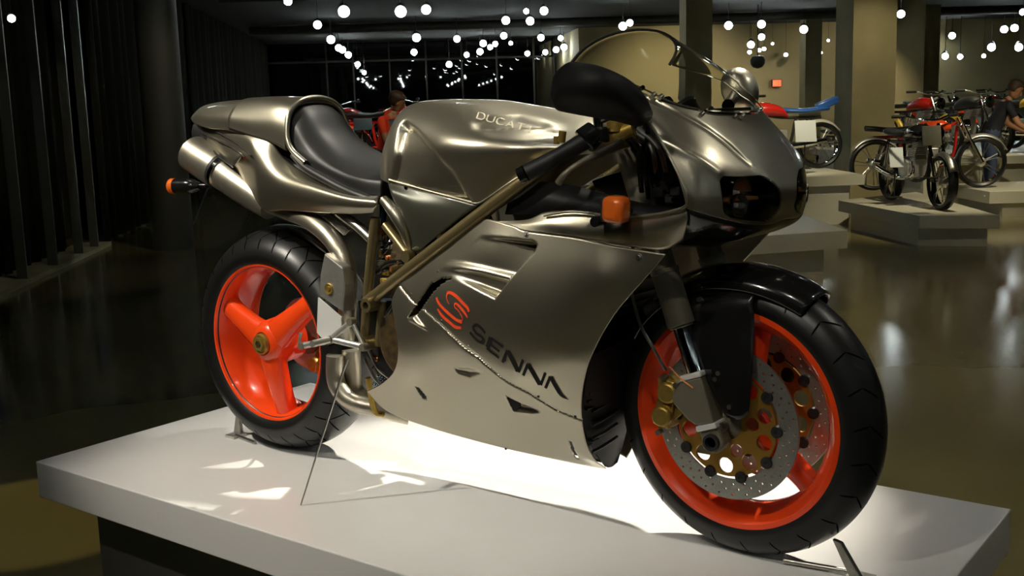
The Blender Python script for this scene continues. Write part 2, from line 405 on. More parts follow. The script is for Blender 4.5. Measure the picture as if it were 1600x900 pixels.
# ---- front fork (both legs), leaning back from the axle
def leg_pts(y): return Vector((1.39, y, .285)), Vector((1.19, y, .86))
for y_ in (-.105, .105):
    A, B = leg_pts(y_); d = (B-A).normalized()
    at = lambda t: tuple(A+d*t)
    f = mk('fork_leg', join(cyl(at(.225), at(.345), .0285, n=28), cyl(at(.345), at(.60), .0262, n=28), cyl(at(.220), at(.227), .0245, n=28), cyl(at(.335), at(.345), .030, n=28)), CAST, BIKE, bevel=.001)
    mk('fork_tube', cyl(at(.05), at(.225), .0195, n=28), CHROME, f)
    perp = Vector((d.z, 0, -d.x))   # forwards
    P = lambda t, s, dy=0: tuple(A+d*t+perp*s+Vector((0, dy, 0)))
    foot = plate([P(.115, .022, -.027), P(.115, -.024, -.027), P(.095, -.055, -.027), P(.075, -.058, -.027), P(.035, -.036, -.027), P(.022, -.022, -.027), P(.018, .020, -.027)], (0, .05, 0))
    mk('fork_foot', foot, CAST, f, bevel=.004, smooth=False)
    mk('fork_collar', plate([P(.126, .025, -.0285), P(.126, -.026, -.0285), P(.115, -.026, -.0285), P(.115, .025, -.0285)], (0, .053, 0)), ALUB, f, bevel=.003, smooth=False)
    mk('fork_collar', plate([P(.020, .024, -.0285), P(.020, -.024, -.0285), P(.008, -.024, -.0285), P(.008, .024, -.0285)], (0, .053, 0)), ALUB, f, bevel=.003, smooth=False)
    mk('axle_clamp', join(plate([P(.012, .022, -.022), P(.012, -.022, -.022), P(-.03, -.026, -.022), P(-.045, .0, -.022), P(-.03, .024, -.022)], (0, .04, 0)), ), CAST, f, bevel=.006, smooth=False)
    mk('axle_end', lathe([(0, -.022), (.011, -.022), (.012, -.030), (.017, -.030), (.018, -.02)], tuple(A+d*(-.018)), 24), MATTE, f)
mk('front_axle', cyl((1.405, -.12, .295), (1.405, .12, .295), .012), STEEL, BIKE)
# calipers
for y_ in (-.089, .089):
    s = -1 if y_ < 0 else 1
    c = [(1.282,-.100,.329)]
    cx, cz = c[0][0], c[0][2]
    blob = join(box((cx, y_, cz), (.040, .056, .105), Matrix.Rotation(math.radians(12), 3, 'Y')), cyl((cx+.010, y_+s*.02, cz+.026), (cx+.010, y_+s*.040, cz+.026), .0225, n=28), cyl((cx-.004, y_+s*.02, cz-.026), (cx-.004, y_+s*.040, cz-.026), .0225, n=28))
    cal = mk('brake_caliper', blob, GOLD, BIKE, bevel=.005)
    mk('caliper_mount', plate([(cx+.008, y_+s*.006, cz+.06), (cx+.05, y_+s*.006, cz+.03), (cx+.05, y_+s*.006, cz-.005), (cx+.0, y_+s*.006, cz-.05), (cx-.02, y_+s*.006, cz-.06), (cx-.02, y_+s*.006, cz+.05)], (0, s*.012, 0)), GOLD, cal, smooth=False)
    for q in ((.03, .045), (-.012, -.062), (.0, .058)):
        mk('bolt', cyl((cx+q[0], y_+s*.02, cz+q[1]), (cx+q[0], y_+s*.036, cz+q[1]), .006, n=12), STEEL, cal)
mk('brake_hose', tube([(1.239,-.160,.678),(1.230,-.160,.588),(1.245,-.150,.502),(1.272,-.140,.449),(1.293,-.130,.405)], .0035, 8), STEEL, BIKE)
mk('brake_line', tube([(1.305,-.135,.415),(1.328,-.135,.395),(1.358,-.134,.376)], .0018, 6), COPPER, BIKE)
# ---- front mudguard
rows = []
for i in range(13):
    a = math.radians(148-i*(148-58)/12); t = abs(i-6)/6
    wdt = .076-.012*t**3; R_ = .317+.003*(1-t)
    sec = []
    for j in range(9):
        q = math.pi*(j/8-.5); yy = wdt*math.sin(q); rr = R_-.045*(1-math.cos(q))**1.1
        sec.append((1.41+rr*math.cos(a), yy, .299+rr*math.sin(a)))
    rows.append(sec)
g = grid(rows, 3, 4)
mg = mk('front_mudguard', flip(g), BLACK, BIKE, solid=.003)
for s in (-1, 1):
    yy = -.079
    ap = [(1.306,-.082,.536),(1.357,-.084,.545),(1.413,-.084,.548),(1.460,-.078,.555)]
    ap2 = [(1.330,-.095,.487),(1.371,-.098,.492),(1.427,-.098,.497),(1.467,-.086,.518)]
    ap3 = [(1.357,-.108,.433),(1.392,-.112,.437),(1.440,-.110,.442),(1.471,-.098,.463)]
    ap4 = [(1.390,-.116,.372),(1.417,-.120,.377),(1.451,-.118,.387),(1.473,-.110,.395)]
    ap5 = [(1.423,-.117,.321),(1.438,-.119,.320),(1.455,-.118,.322),(1.470,-.114,.337)]
    ap0 = [(1.322,-.060,.565),(1.360,-.062,.576),(1.416,-.062,.580),(1.464,-.060,.575)]
    gg = grid([ap0, ap, ap2, ap3, ap4, ap5], 6, 6)[:2]
    gg = flip(gg)
    if s > 0: gg = mir(gg)
    mk('mudguard_side', gg, BLACK, mg, solid=.004)
    for q in [(1.404,-.115,.409),(1.397,-.115,.396),(1.432,-.122,.345),(1.347,-.085,.549),(1.312,-.090,.534)]:
        if s < 0: mk('bolt', cyl((q[0], q[1]-.003, q[2]), (q[0], q[1]+.01, q[2]), .005, n=10), STEEL, mg)

# ================================================================ side fairing, a shell over its outline
T = [(.640,-.175,.591),(.770,-.185,.657),(.876,-.200,.706),(.982,-.225,.700),(1.025,-.235,.691),(1.156,-.245,.684),(1.249,-.250,.673),(1.362,-.250,.663)]
R = [(1.362,-.250,.663),(1.305,-.250,.601),(1.249,-.250,.539),(1.205,-.245,.476),(1.158,-.225,.393),(1.124,-.190,.312),(1.100,-.140,.225),(1.092,-.090,.163),(1.091,-.045,.134)]
B = [(.424,-.120,.243),(.485,-.115,.199),(.623,-.110,.175),(.834,-.100,.157),(1.015,-.070,.142),(1.091,-.045,.134)]
L = [(.640,-.175,.591),(.619,-.185,.548),(.592,-.190,.501),(.607,-.200,.458),(.615,-.200,.397),(.584,-.180,.335),(.515,-.150,.285),(.424,-.120,.243)]
I_ = [(.926,-.245,.634),(.934,-.262,.499),(1.111,-.275,.557),(1.230,-.268,.617),(1.141,-.255,.437),(.977,-.235,.358),(.797,-.232,.423),(.781,-.175,.289),(1.008,-.165,.260),(.689,-.215,.468),(.659,-.190,.338),(.787,-.235,.539)]
ctrl = np.array(T+R+B+L+I_)
def tps_fit(P):
    X = P[:, [0, 2]]; y = P[:, 1]; n = len(P)
    def Uf(r2): return .5*r2*np.log(r2+1e-12)
    K = Uf(((X[:, None]-X[None])**2).sum(-1))+np.eye(n)*3e-4
    A = np.zeros((n+3, n+3)); A[:n, :n] = K; A[:n, n] = 1; A[:n, n+1:] = X; A[n, :n] = 1; A[n+1:, :n] = X.T
    c = np.linalg.solve(A, np.concatenate([y, [0, 0, 0]]))
    return lambda x, z: float((c[:n]*Uf((X[:, 0]-x)**2+(X[:, 1]-z)**2)).sum()+c[n]+c[n+1]*x+c[n+2]*z)
fy = tps_fit(ctrl)
def resamp(pts, n):
    Q = cat([(p[0], p[2]) for p in pts], 12); d = [0]
    for a, b in zip(Q, Q[1:]): d.append(d[-1]+np.linalg.norm(b-a))
    d = np.array(d)/d[-1]; Q = np.array(Q); t = np.linspace(0, 1, n)
    return np.stack([np.interp(t, d, Q[:, 0]), np.interp(t, d, Q[:, 1])], 1)
NU, NV = 250, 150
cT, cB, cL, cR = resamp(T, NU), resamp(B, NU), resamp(L, NV), resamp(R, NV)
u = np.linspace(0, 1, NU)[:, None, None]; v = np.linspace(0, 1, NV)[None, :, None]
S = (1-v)*cT[:, None]+v*cB[:, None]+(1-u)*cL[None]+u*cR[None]-((1-u)*(1-v)*cT[0]+u*(1-v)*cT[-1]+(1-u)*v*cB[0]+u*v*cB[-1])
VENT = xz([(.766,-.220,.599),(.888,-.235,.677),(1.049,-.255,.673),(1.063,-.255,.664),(1.058,-.260,.650),(.963,-.255,.546),(.892,-.250,.563),(.808,-.235,.579),(.759,-.230,.578)])
FRONTW = xz([(1.063,-.255,.664),(.963,-.255,.546)])
RIDGE = xz([(.716,-.215,.592),(.782,-.225,.600),(.846,-.235,.603),(.907,-.245,.600),(1.005,-.258,.587)])
SLOT = [xz([(.654,-.205,.468),(.697,-.210,.513),(.739,-.220,.559),(.781,-.225,.574),(.819,-.235,.576),(.789,-.235,.565),(.757,-.230,.543),(.694,-.215,.481)]),
        xz([(.636,-.180,.294),(.648,-.180,.294),(.663,-.180,.273),(.658,-.180,.260),(.646,-.180,.263)]),
        xz([(.939,-.215,.322),(.961,-.215,.306),(.955,-.210,.291),(.937,-.210,.278)]),
        xz([(1.053,-.130,.220),(1.063,-.130,.219),(1.049,-.100,.161),(1.037,-.100,.161)])]
WEDGE = xz([(.939,-.215,.322),(.986,-.215,.304),(1.034,-.205,.290),(.986,-.205,.280),(.937,-.210,.278)])
LIP = xz([(.650,-.205,.464),(.689,-.210,.482),(.743,-.220,.446)])
BULGE = xz([(.794,-.220,.373),(.850,-.220,.383),(.904,-.220,.374),(.845,-.215,.349),(.802,-.215,.354)])
SEAM = xz([(.619,-.190,.538),(.671,-.205,.510),(.722,-.220,.496),(.784,-.235,.469),(.846,-.245,.430),(.892,-.250,.411),(.963,-.240,.362),(1.007,-.235,.342),(1.058,-.210,.304),(1.126,-.185,.277)])
def seg_d(x, z, P): return min(pdist(x, z, [P[i], P[i+1]]) for i in range(len(P)-1))
Vs, yv = [], {}
def disp(x, z):
    d = 0
    if inpoly(x, z, VENT):
        e = pdist(x, z, VENT); (x0, z0), (x1, z1) = FRONTW; L_ = math.hypot(x1-x0, z1-z0)
        f = abs((x-x0)*(z1-z0)-(z-z0)*(x1-x0))/L_   # distance behind the front wall
        d += .030*(1-sstep(f/.16))*sstep(e/.012)
        rd = seg_d(x, z, RIDGE); d -= .010*(1-sstep(rd/.014))*sstep(e/.01)*(1-sstep((f-.1)/.1))
    if inpoly(x, z, WEDGE): d += .016*sstep(pdist(x, z, WEDGE)/.012)
    if inpoly(x, z, LIP): d -= .010*sstep(pdist(x, z, LIP)/.008)
    if inpoly(x, z, BULGE): d += .007*sstep(pdist(x, z, BULGE)/.014)
    s = seg_d(x, z, SEAM)
    if s < .0035: d += .003*(1-s/.0035)
    return d
pts = S.reshape(-1, 2); YY = np.empty(len(pts))
Xc = ctrl[:, [0, 2]]
for i, (x, z) in enumerate(pts): YY[i] = fy(x, z)+disp(x, z)
Vf = [(x, y, z) for (x, z), y in zip(pts, YY)]
seamx = sorted(SEAM)
def below(x, z): return z < np.interp(x, [p[0] for p in seamx], [p[1] for p in seamx])
FU, FL = [], []
x_rear = seamx[0][0]
for i in range(NU-1):
    for j in range(NV-1):
        a, b, c, d = i*NV+j, i*NV+j+1, (i+1)*NV+j+1, (i+1)*NV+j
        cx, cz = (pts[a]+pts[c])/2
        if any(inpoly(cx, cz, h) for h in SLOT): continue
        (FL if below(cx, cz) else FU).append((a, b, c, d))
def compact(V, F):
    used = sorted({i for f in F for i in f}); mp = {k: i for i, k in enumerate(used)}
    return [V[i] for i in used], [tuple(mp[i] for i in f) for f in F]
up_vf, lo_vf = compact(Vf, FU), compact(Vf, FL)
fs = mk('side_fairing', up_vf, PAINT, BIKE, solid=.003); fl = mk('lower_fairing', lo_vf, PAINT, BIKE, solid=.003)
mk('side_fairing', mir(up_vf), PAINT, BIKE, solid=.003); mk('lower_fairing', mir(lo_vf), PAINT, BIKE, solid=.003)
inner = ([(x, y+.022, z) for x, y, z in Vf[::1]], [])
ii = list(range(3, NU-2, 7)); jj = list(range(3, NV-2, 6))+[NV-2]
Vi = [(Vf[i*NV+j][0], min(-.03, fy(Vf[i*NV+j][0], Vf[i*NV+j][2])+.045), Vf[i*NV+j][2]) for i in ii for j in jj]; nj = len(jj)
Fi = [(a*nj+b, a*nj+b+1, (a+1)*nj+b+1, (a+1)*nj+b) for a in range(len(ii)-1) for b in range(nj-1)]
mk('slot_backing', (Vi, Fi), PANELIN, fs)  # black sheet added behind the slots to keep them dark
bvh_f = BVHTree.FromPolygons([Vector(a) for a in Vf], FU+FL)
def hit(p, bvh, off=.001):
    d = (Vector(p)-CAM).normalized(); r = bvh.ray_cast(CAM, d)
    if r[0] is None:
        r = bvh.find_nearest(Vector(p))
    n = r[1]
    if n.dot(d) > 0: n = -n
    return r[0]+n*off, n
def decal(strokes, bvh, off=.0014):
    # stroke = ([points], [half widths]); a strip laid on the panel
    V, F = [], []
    for P, Wd in strokes:
        Q = cat([tuple(a)+(b,) for a, b in zip(P, Wd)], 6) if len(P) > 2 else cat([tuple(a)+(b,) for a, b in zip(P, Wd)]+[], 1)
        if len(P) == 2: Q = [np.array(tuple(P[0])+(Wd[0],))*(1-t)+np.array(tuple(P[1])+(Wd[1],))*t for t in np.linspace(0, 1, 7)]
        H = [hit(q[:3], bvh, off) for q in Q]; n0 = len(V)
        for i, (h, n) in enumerate(H):
            d = (H[min(i+1, len(H)-1)][0]-H[max(i-1, 0)][0]).normalized(); s = n.cross(d).normalized()*Q[i][3]
            V += [tuple(h-s), tuple(h+s)]
        for i in range(len(H)-1): F.append((n0+2*i, n0+2*i+2, n0+2*i+3, n0+2*i+1))
    return V, F
pxw = .00165/2
SEN = []
def sx(pts, w):
    k = w/6*pxw; SEN.append((pts, [k]*len(pts) if not isinstance(w, list) else [a/6*pxw for a in w]))
sx([(.921,-.250,.467),(.909,-.250,.478),(.897,-.250,.483),(.888,-.250,.476),(.896,-.250,.465),(.909,-.250,.459),(.915,-.250,.452),(.909,-.250,.446),(.896,-.250,.450),(.878,-.250,.465)], 26)
sx([(.936,-.250,.459),(.925,-.250,.436)], 42)
sx([(.936,-.250,.458),(.969,-.250,.442)], 24)
sx([(.931,-.250,.446),(.958,-.250,.431)], 24)
sx([(.923,-.250,.435),(.956,-.250,.417)], 24)
sx([(.965,-.250,.408),(.979,-.250,.436)], 24)
sx([(.979,-.250,.435),(1.006,-.250,.393)], 40)
sx([(1.007,-.250,.392),(1.020,-.250,.420)], 24)
sx([(1.019,-.250,.386),(1.032,-.250,.412)], 24)
sx([(1.032,-.250,.412),(1.062,-.250,.371)], 38)
sx([(1.064,-.250,.371),(1.076,-.250,.398)], 22)
sx([(1.076,-.250,.366),(1.089,-.250,.392)], 24)
SEN.append(([(1.090,-.250,.392),(1.104,-.250,.371),(1.117,-.250,.356),(1.135,-.250,.349)], [36/6*pxw, 38/6*pxw, 34/6*pxw, 2/6*pxw]))
mk('fairing_lettering', decal(SEN, bvh_f), INK, fs, smooth=False)
k2 = pxw/11.25
LG = [([(.772,-.235,.530),(.781,-.235,.516),(.798,-.235,.503),(.817,-.235,.491),(.831,-.235,.484),(.844,-.235,.482)], [38*k2, 48*k2, 50*k2, 50*k2, 50*k2, 62*k2]),
      ([(.775,-.235,.505),(.787,-.235,.491),(.808,-.235,.478),(.824,-.235,.469),(.841,-.235,.468)], [30*k2, 48*k2, 50*k2, 52*k2, 40*k2]),
      ([(.810,-.235,.518),(.803,-.235,.530),(.806,-.235,.543),(.818,-.235,.544),(.832,-.235,.537),(.848,-.235,.525),(.862,-.235,.514),(.865,-.235,.506)], [8*k2, 18*k2, 40*k2, 50*k2, 52*k2, 50*k2, 50*k2, 30*k2]),
      ([(.846,-.235,.484),(.845,-.235,.493),(.835,-.235,.506),(.825,-.235,.514),(.828,-.235,.522),(.841,-.235,.514),(.853,-.235,.503),(.861,-.235,.493)], [8*k2, 14*k2, 16*k2, 20*k2, 30*k2, 46*k2, 46*k2, 20*k2])]
mk('fairing_emblem', decal(LG, bvh_f), LOGO, fs, smooth=False)
def bolts(parent, P, bvh, r=.004, m=STEEL, h=.002, ring=False):
    for p in P:
        q, n = hit(p, bvh, 0)
        vf = cyl(tuple(q-n*.002), tuple(q+n*h), r, r*.8, 14)
        if ring: vf = join(vf, cyl(tuple(q-n*.002), tuple(q+n*.0012), r*1.5, r*1.4, 20))
        mk('bolt', vf, m, parent)
bolts(fs, [(1.025,-.235,.684),(1.303,-.250,.654)], bvh_f, .0052, STEEL, .004, True)
bolts(fs, [(.676,-.200,.583),(.766,-.220,.587),(.663,-.200,.524),(.788,-.240,.480),(.872,-.250,.433),(.665,-.190,.582)], bvh_f, .0032)
bolts(fl, [(.845,-.080,.139),(1.042,-.230,.338),(1.115,-.200,.298)], bvh_f, .0032, MATTE)
for k in range(6):
    y0_ = 575+k*22
    mk('liner_rib', tube([(1.113,-.130,.353),(1.120,-.090,.359),(1.128,-.050,.369)] if k == 0 else [tuple(Vector(a)+Vector((-.003*k, .004*k, -.032*k))) for a in [(1.113,-.130,.353),(1.120,-.090,.359),(1.128,-.050,.369)]], .004, 8, 4), MATTE, BIKE)
mk('fairing_liner', (lambda g: g[:2])(grid([[(1.139,-.200,.426),(1.152,-.100,.436),(1.157,.000,.446)], [(1.099,-.160,.301),(1.117,-.060,.279),(1.118,.020,.260)], [(1.084,-.090,.194),(1.081,-.020,.141),(1.087,.040,.175)], [(1.088,-.045,.139),(1.077,.000,.123),(1.082,.020,.130)]], 6, 6)), PANELIN, BIKE)
# ================================================================ nose fairing
def half_grid(G, ku=8, kv=8):      # rows of points from the side edge to the centre line -> whole symmetric surface
    rows = [list(r)+[(p[0], -p[1], p[2]) for p in reversed(r[:-1])] for r in G]
    return grid(rows, ku, kv)
N0 = [(1.252,-.212,.989),(1.303,-.195,.958),(1.347,-.170,.938),(1.380,-.128,.926),(1.398,-.068,.919),(1.404,.000,.917)]
N1 = [(1.299,-.232,.944),(1.343,-.217,.910),(1.386,-.187,.892),(1.411,-.142,.886),(1.427,-.078,.883),(1.433,.000,.883)]
N2 = [(1.338,-.243,.890),(1.382,-.228,.865),(1.419,-.197,.851),(1.441,-.148,.846),(1.455,-.082,.844),(1.459,.000,.845)]
N3 = [(1.378,-.247,.828),(1.411,-.232,.821),(1.442,-.198,.812),(1.466,-.146,.807),(1.481,-.082,.806),(1.481,.000,.808)]
N4 = [(1.397,-.247,.781),(1.424,-.233,.776),(1.452,-.200,.768),(1.476,-.147,.762),(1.497,-.083,.760),(1.499,.000,.764)]
N5 = [(1.402,-.243,.751),(1.427,-.226,.741),(1.452,-.192,.728),(1.473,-.140,.714),(1.488,-.072,.706),(1.491,.000,.709)]
KU = KV = 28
gN = half_grid([N0, N1, N2, N3, N4, N5], KU, KV)
Vn, Fn, nu_, nv_ = gN
def lens_in(ui, vi):          # rounded window in grid units; ui from the right edge (0..10), vi from the top (0..5)
    uu = ui if ui <= 5 else 10-ui
    u0, u1, v0, v1 = 2.02, 4.55, 3.06, 4.86
    if not (u0 < uu < u1 and v0 < vi < v1): return False
    cu_, cv_ = (uu-u0)/(u1-u0), (vi-v0)/(v1-v0); rx, ry = .16, .2
    if cu_ > .62: rx, ry = .38, .62
    ex = max(0, (rx-cu_)/rx, (cu_-1+rx)/rx); top = (ry-cv_)/ry if cu_ > .62 else (ry-cv_)/ry; ey = max(0, top, (cv_-1+min(ry, .25))/min(ry, .25))
    return ex*ex+ey*ey < 1
shell_f, lens_r, lens_l = [], [], []
for k, f in enumerate(Fn):
    j, i = divmod(k, nu_-1)
    ui, vi = (i+.5)/KU, (j+.5)/KV
    if lens_in(ui, vi): (lens_r if ui < 5 else lens_l).append(f)
    else: shell_f.append(f)
CR1 = [(1.304,-.200,.951),(1.341,-.185,.928),(1.387,-.160,.900),(1.431,-.130,.862),(1.469,-.110,.829)]
CR2 = [(1.351,-.240,.873),(1.403,-.225,.850),(1.444,-.195,.814)]
def seg3(p, P): 
    d = 9
    for a, b in zip(P, P[1:]):
        a, b = Vector(a), Vector(b); ab = b-a; t = max(0, min(1, (p-a).dot(ab)/ab.length_squared)); d = min(d, (p-a-ab*t).length)
    return d
V3 = []
for q in Vn:
    p_ = Vector((q[0], -abs(q[1]), q[2])); d1, d2 = seg3(p_, CR1), seg3(p_, CR2); o_ = Vector((.6, -.75, .3)).normalized()
    p_ = p_-o_*.0045*math.exp(-(d1/.007)**2)+o_*.005*math.exp(-(d2/.010)**2)
    V3.append((p_.x, math.copysign(p_.y, q[1]) if q[1] else 0, p_.z))
Vn = V3
nf = mk('nose_fairing', flip(compact(Vn, shell_f)), PAINT, BIKE, solid=.003)
bvh_n = BVHTree.FromPolygons([Vector(a) for a in Vn], Fn)
for lf, s in ((lens_r, -1), (lens_l, 1)):
    V_, F_ = compact(Vn, lf)
    mk('headlight_lens', (V_, F_), LENS, nf, solid=.002)
    c = sum((Vector(a) for a in V_), Vector())/len(V_); F_ = [tuple(reversed(f)) for f in F_]
    # bucket: the window outline swept back into the nose
    bk = [tuple(Vector(a)+(Vector((-.085, -s*.03, -.004)) if True else 0)) for a in V_]
    from collections import Counter
    ec = Counter(tuple(sorted((f[i], f[(i+1) % 4]))) for f in F_ for i in range(4)); rim = [e for e, n in ec.items() if n == 1]; n = len(V_)
    mk('headlight_divider', box(tuple(c+Vector((-.035, s*.01, -.002))), (.035, .10, .006), Matrix.Rotation(s*.5, 3, 'Z')), COPPER, nf, bevel=.001)
    mk('headlight_reflector', box(tuple(c+Vector((-.05, s*.008, -.022))), (.012, .09, .028), Matrix.Rotation(s*.5, 3, 'Z')), REFL, nf, bevel=.004)
    mk('headlight_bucket', (V_+bk, [(a, b, b+n, a+n) for a, b in rim]+[tuple(i+n for i in f) for f in F_]), BLACK, nf)
    for dx, dz, rr in ((-.045, .008, .028), (-.03, -.012, .020)):
        cc = c+Vector((dx+.012, s*(.028 if rr < .025 else -.01), dz))
        R3 = Matrix.Translation(cc) @ Matrix.Rotation(math.radians(s*12), 4, 'Z')
        mk('headlight_reflector', xf(lathe([(.004, -.018), (rr*.5, -.014), (rr*.85, -.002), (rr, .012), (rr+.003, .012), (rr+.002, .004)], (0, 0, 0), 32, 'x'), R3), REFL, nf)
        mk('headlight_bulb', xf(lathe([(0, .006), (.004, .004), (.005, -.012)], (0, 0, 0), 12, 'x'), R3), ALUB, nf)
# chin below the lamps, and the flank band that runs back to the side fairing
C0 = [N5[0], N5[1], N5[2], N5[3], N5[4], N5[5]]
C1 = [(1.396,-.238,.738),(1.425,-.222,.726),(1.449,-.186,.714),(1.470,-.132,.701),(1.480,-.066,.693),(1.481,.000,.695)]
C2 = [(1.365,-.200,.701),(1.398,-.190,.694),(1.423,-.155,.685),(1.439,-.110,.678),(1.448,-.055,.679),(1.449,.000,.683)]
C3 = [(1.304,-.130,.660),(1.336,-.120,.660),(1.365,-.100,.659),(1.381,-.070,.659),(1.389,-.035,.661),(1.389,.000,.665)]
mk('nose_chin', flip(half_grid([C0, C1, C2, C3], 8, 6)), BLACK, nf, solid=.003)
F0 = [(.911,-.200,.704),(1.011,-.215,.712),(1.058,-.215,.729),(1.111,-.222,.735),(1.178,-.230,.733),(1.248,-.235,.730),(1.315,-.240,.736),(1.365,-.243,.745),(1.402,-.243,.751)]
F1 = [(.915,-.205,.698),(1.018,-.225,.704),(1.078,-.233,.708),(1.138,-.240,.705),(1.201,-.244,.703),(1.269,-.246,.704),(1.325,-.246,.709),(1.373,-.245,.718),(1.403,-.240,.727)]
F2 = [(.915,-.205,.702),(1.023,-.232,.692),(1.089,-.238,.689),(1.145,-.240,.685),(1.206,-.240,.678),(1.268,-.238,.673),(1.323,-.235,.669),(1.355,-.225,.671),(1.381,-.215,.687)]
ff = flip(grid([F0, F1, F2], 8, 8))
mk('fairing_flank', ff, PAINT, nf, solid=.003); mk('fairing_flank', mir(ff), PAINT, nf, solid=.003)
mk('fairing_trim', tube([(1.067,-.228,.724),(1.135,-.235,.735),(1.199,-.240,.733),(1.253,-.243,.729),(1.320,-.248,.735),(1.369,-.250,.744),(1.404,-.250,.756),(1.409,-.252,.776),(1.399,-.252,.799),(1.379,-.250,.834),(1.359,-.247,.864),(1.336,-.244,.896),(1.309,-.236,.923)], .0028, 8, 6), PAINT, nf)
# inner black panels seen through the side opening
ip = grid([[(.935,-.160,.764),(1.011,-.170,.787),(1.093,-.170,.782),(1.192,-.180,.765),(1.281,-.180,.748),(1.346,-.170,.743)], [(.939,-.190,.718),(1.047,-.200,.723),(1.118,-.210,.726),(1.213,-.215,.726),(1.304,-.220,.730),(1.373,-.220,.736)]], 5, 4)[:2]
mk('inner_panel', ip, PANELIN, BIKE, solid=.003); mk('inner_panel', mir(ip), PANELIN, BIKE, solid=.003)
ib = grid([[(1.221,-.100,.941),(1.254,-.080,.901),(1.271,-.030,.867)], [(1.229,-.090,.844),(1.278,-.070,.823),(1.295,-.020,.801)], [(1.249,-.100,.727),(1.292,-.070,.719),(1.299,.000,.693)]], 5, 5)[:2]
mk('inner_panel', ib, PANELIN, BIKE)
mk('inner_panel', b2(1.16, 1.33, .06, .19, .66, .93), PANELIN, BIKE, smooth=False)
for y_ in (-.13, -.10):
    mk('intake_tube', tube([(1.232,-.120,.865),(1.282,-.130,.808),(1.338,-.150,.750)], .022, 14), PANELIN, BIKE)
# wiring and hoses inside the nose
for k, pth in enumerate(([(1.222,-.140,.878),(1.254,-.150,.853),(1.258,-.140,.802),(1.255,-.130,.756)], [(1.230,-.140,.891),(1.272,-.150,.866),(1.284,-.150,.822),(1.280,-.140,.770)], [(1.213,-.150,.885),(1.250,-.160,.847),(1.249,-.150,.809),(1.247,-.140,.769)], [(1.247,-.150,.897),(1.302,-.170,.860),(1.318,-.170,.817),(1.320,-.160,.773)])):
    mk('cable', tube(pth, .005, 8), STEEL if k % 2 else BLACK, BIKE)
for q in [(1.324,-.180,.787),(1.335,-.180,.762),(1.309,-.180,.774),(1.352,-.190,.778),(1.329,-.180,.804)]:
    mk('connector', box(q, (.022, .014, .018)), MATTE, BIKE, bevel=.003)
mk('connector_clip', cyl([(1.340,-.190,.766)][0], [(1.351,-.200,.762)][0], .004), CHROME, BIKE)
# ---------------- windscreen: bubble over the nose
sc_c = [(1.408,.000,.921),(1.350,.000,.970),(1.273,.000,1.031),(1.183,.000,1.097)]
sc_s = [(1.378,-.125,.929),(1.333,-.170,.946),(1.262,-.205,.985),(1.124,-.200,1.030)]
rows = []
for c, s in zip(sc_c, sc_s):
    half = []
    for k in range(7):
        th = k/6*math.pi/2; fc = math.cos(th)**.85
        half.append((s[0]+(c[0]-s[0])*fc, s[1]*math.sin(th), s[2]+(c[2]-s[2])*fc))
    rows.append(symm(half))
g = grid(rows, 4, 10)
scr = mk('windscreen', g[:2], GLASS, BIKE, solid=.003)
edge = [g[0][(g[3]-1)*g[2]+i] for i in range(0, g[2], 3)]
mk('screen_edge', tube(edge, .0035, 8, smooth=False), MATTE, scr)
q = [g[0][j*g[2]+g[2]-1] for j in range(0, g[3], 4)]
mk('screen_edge', tube(q, .002, 6, smooth=False), PAINT, scr)
for t in [(1.291,-.210,.972),(1.212,-.210,1.005),(1.311,-.200,.959),(1.321,-.190,.955),(1.382,-.140,.920),(1.407,-.050,.912),(1.414,-.030,.913)]:
    mk('bolt', cyl((t[0], t[1]-.006, t[2]), (t[0], t[1]+.004, t[2]+.004), .0045, n=12), CHROME if t[1] < -.2 else STEEL, scr)
# instruments behind the screen
mk('instrument_pod', join(box((1.27, 0, .895), (.05, .20, .06), Matrix.Rotation(-.5, 3, 'Y')), cyl((1.26, -.05, .90), (1.235, -.05, .93), .035, n=24), cyl((1.26, .05, .90), (1.235, .05, .93), .035, n=24)), MATTE, BIKE, bevel=.006)
for yy in (-.05, .05):
    mk('gauge_rim', lathe([(.033, -.002), (.037, -.002), (.037, .006), (.033, .006)], (0, 0, 0), 28, 'z', True), CHROME, BIKE).matrix_local = Matrix.Translation((1.235, yy, .93)) @ Matrix.Rotation(-.7, 4, 'Y')
mk('fairing_stay', tube([(1.25, -.16, .93), (1.30, 0, .905), (1.25, .16, .93)], .006, 8), MATTE, BIKE)
# ---------------- mirrors
mL = [(1.228,.300,.953),(1.267,.320,.969),(1.243,.330,.977)]
fm = empty('x'); bpy.data.objects.remove(fm)
mc = Vector([(1.240,.330,.971)][0])
ax_ = Vector((.80, -.42, .30)).normalized(); up_v = Vector((-.35, -.1, 1)); up_v = (up_v-ax_*up_v.dot(ax_)).normalized(); sd = up_v.cross(ax_)
rows = []
for i, (h_, k_) in enumerate(((-.022, .93), (-.015, 1), (.0, .98), (.016, .86), (.028, .58), (.034, .25))):
    rows.append([tuple(mc+ax_*h_+(up_v*math.cos(q)*.054+sd*math.sin(q)*.043)*k_) for q in [2*math.pi*j/24 for j in range(24)]])
g = grid(rows, 1, 4, close_u=True)
fmir = mk('mirror', (g[0], list(g[1])+[tuple(range((g[3]-1)*g[2], g[3]*g[2]))]), PAINT, BIKE, angle=60, label='far mirror with grey housing')
mk('mirror_glass', (lambda c: cyl(tuple(c), tuple(c-ax_*.004), .04, n=28))(mc-ax_*.02), CHROME, fmir)
mk('mirror_stalk', tube([(1.285, .17, .935), tuple(mc.lerp(Vector((1.285, .17, .935)), .5)-ax_*.01), tuple(mc-ax_*.01)], [.014, .012, .014], 12), BLACK, fmir)
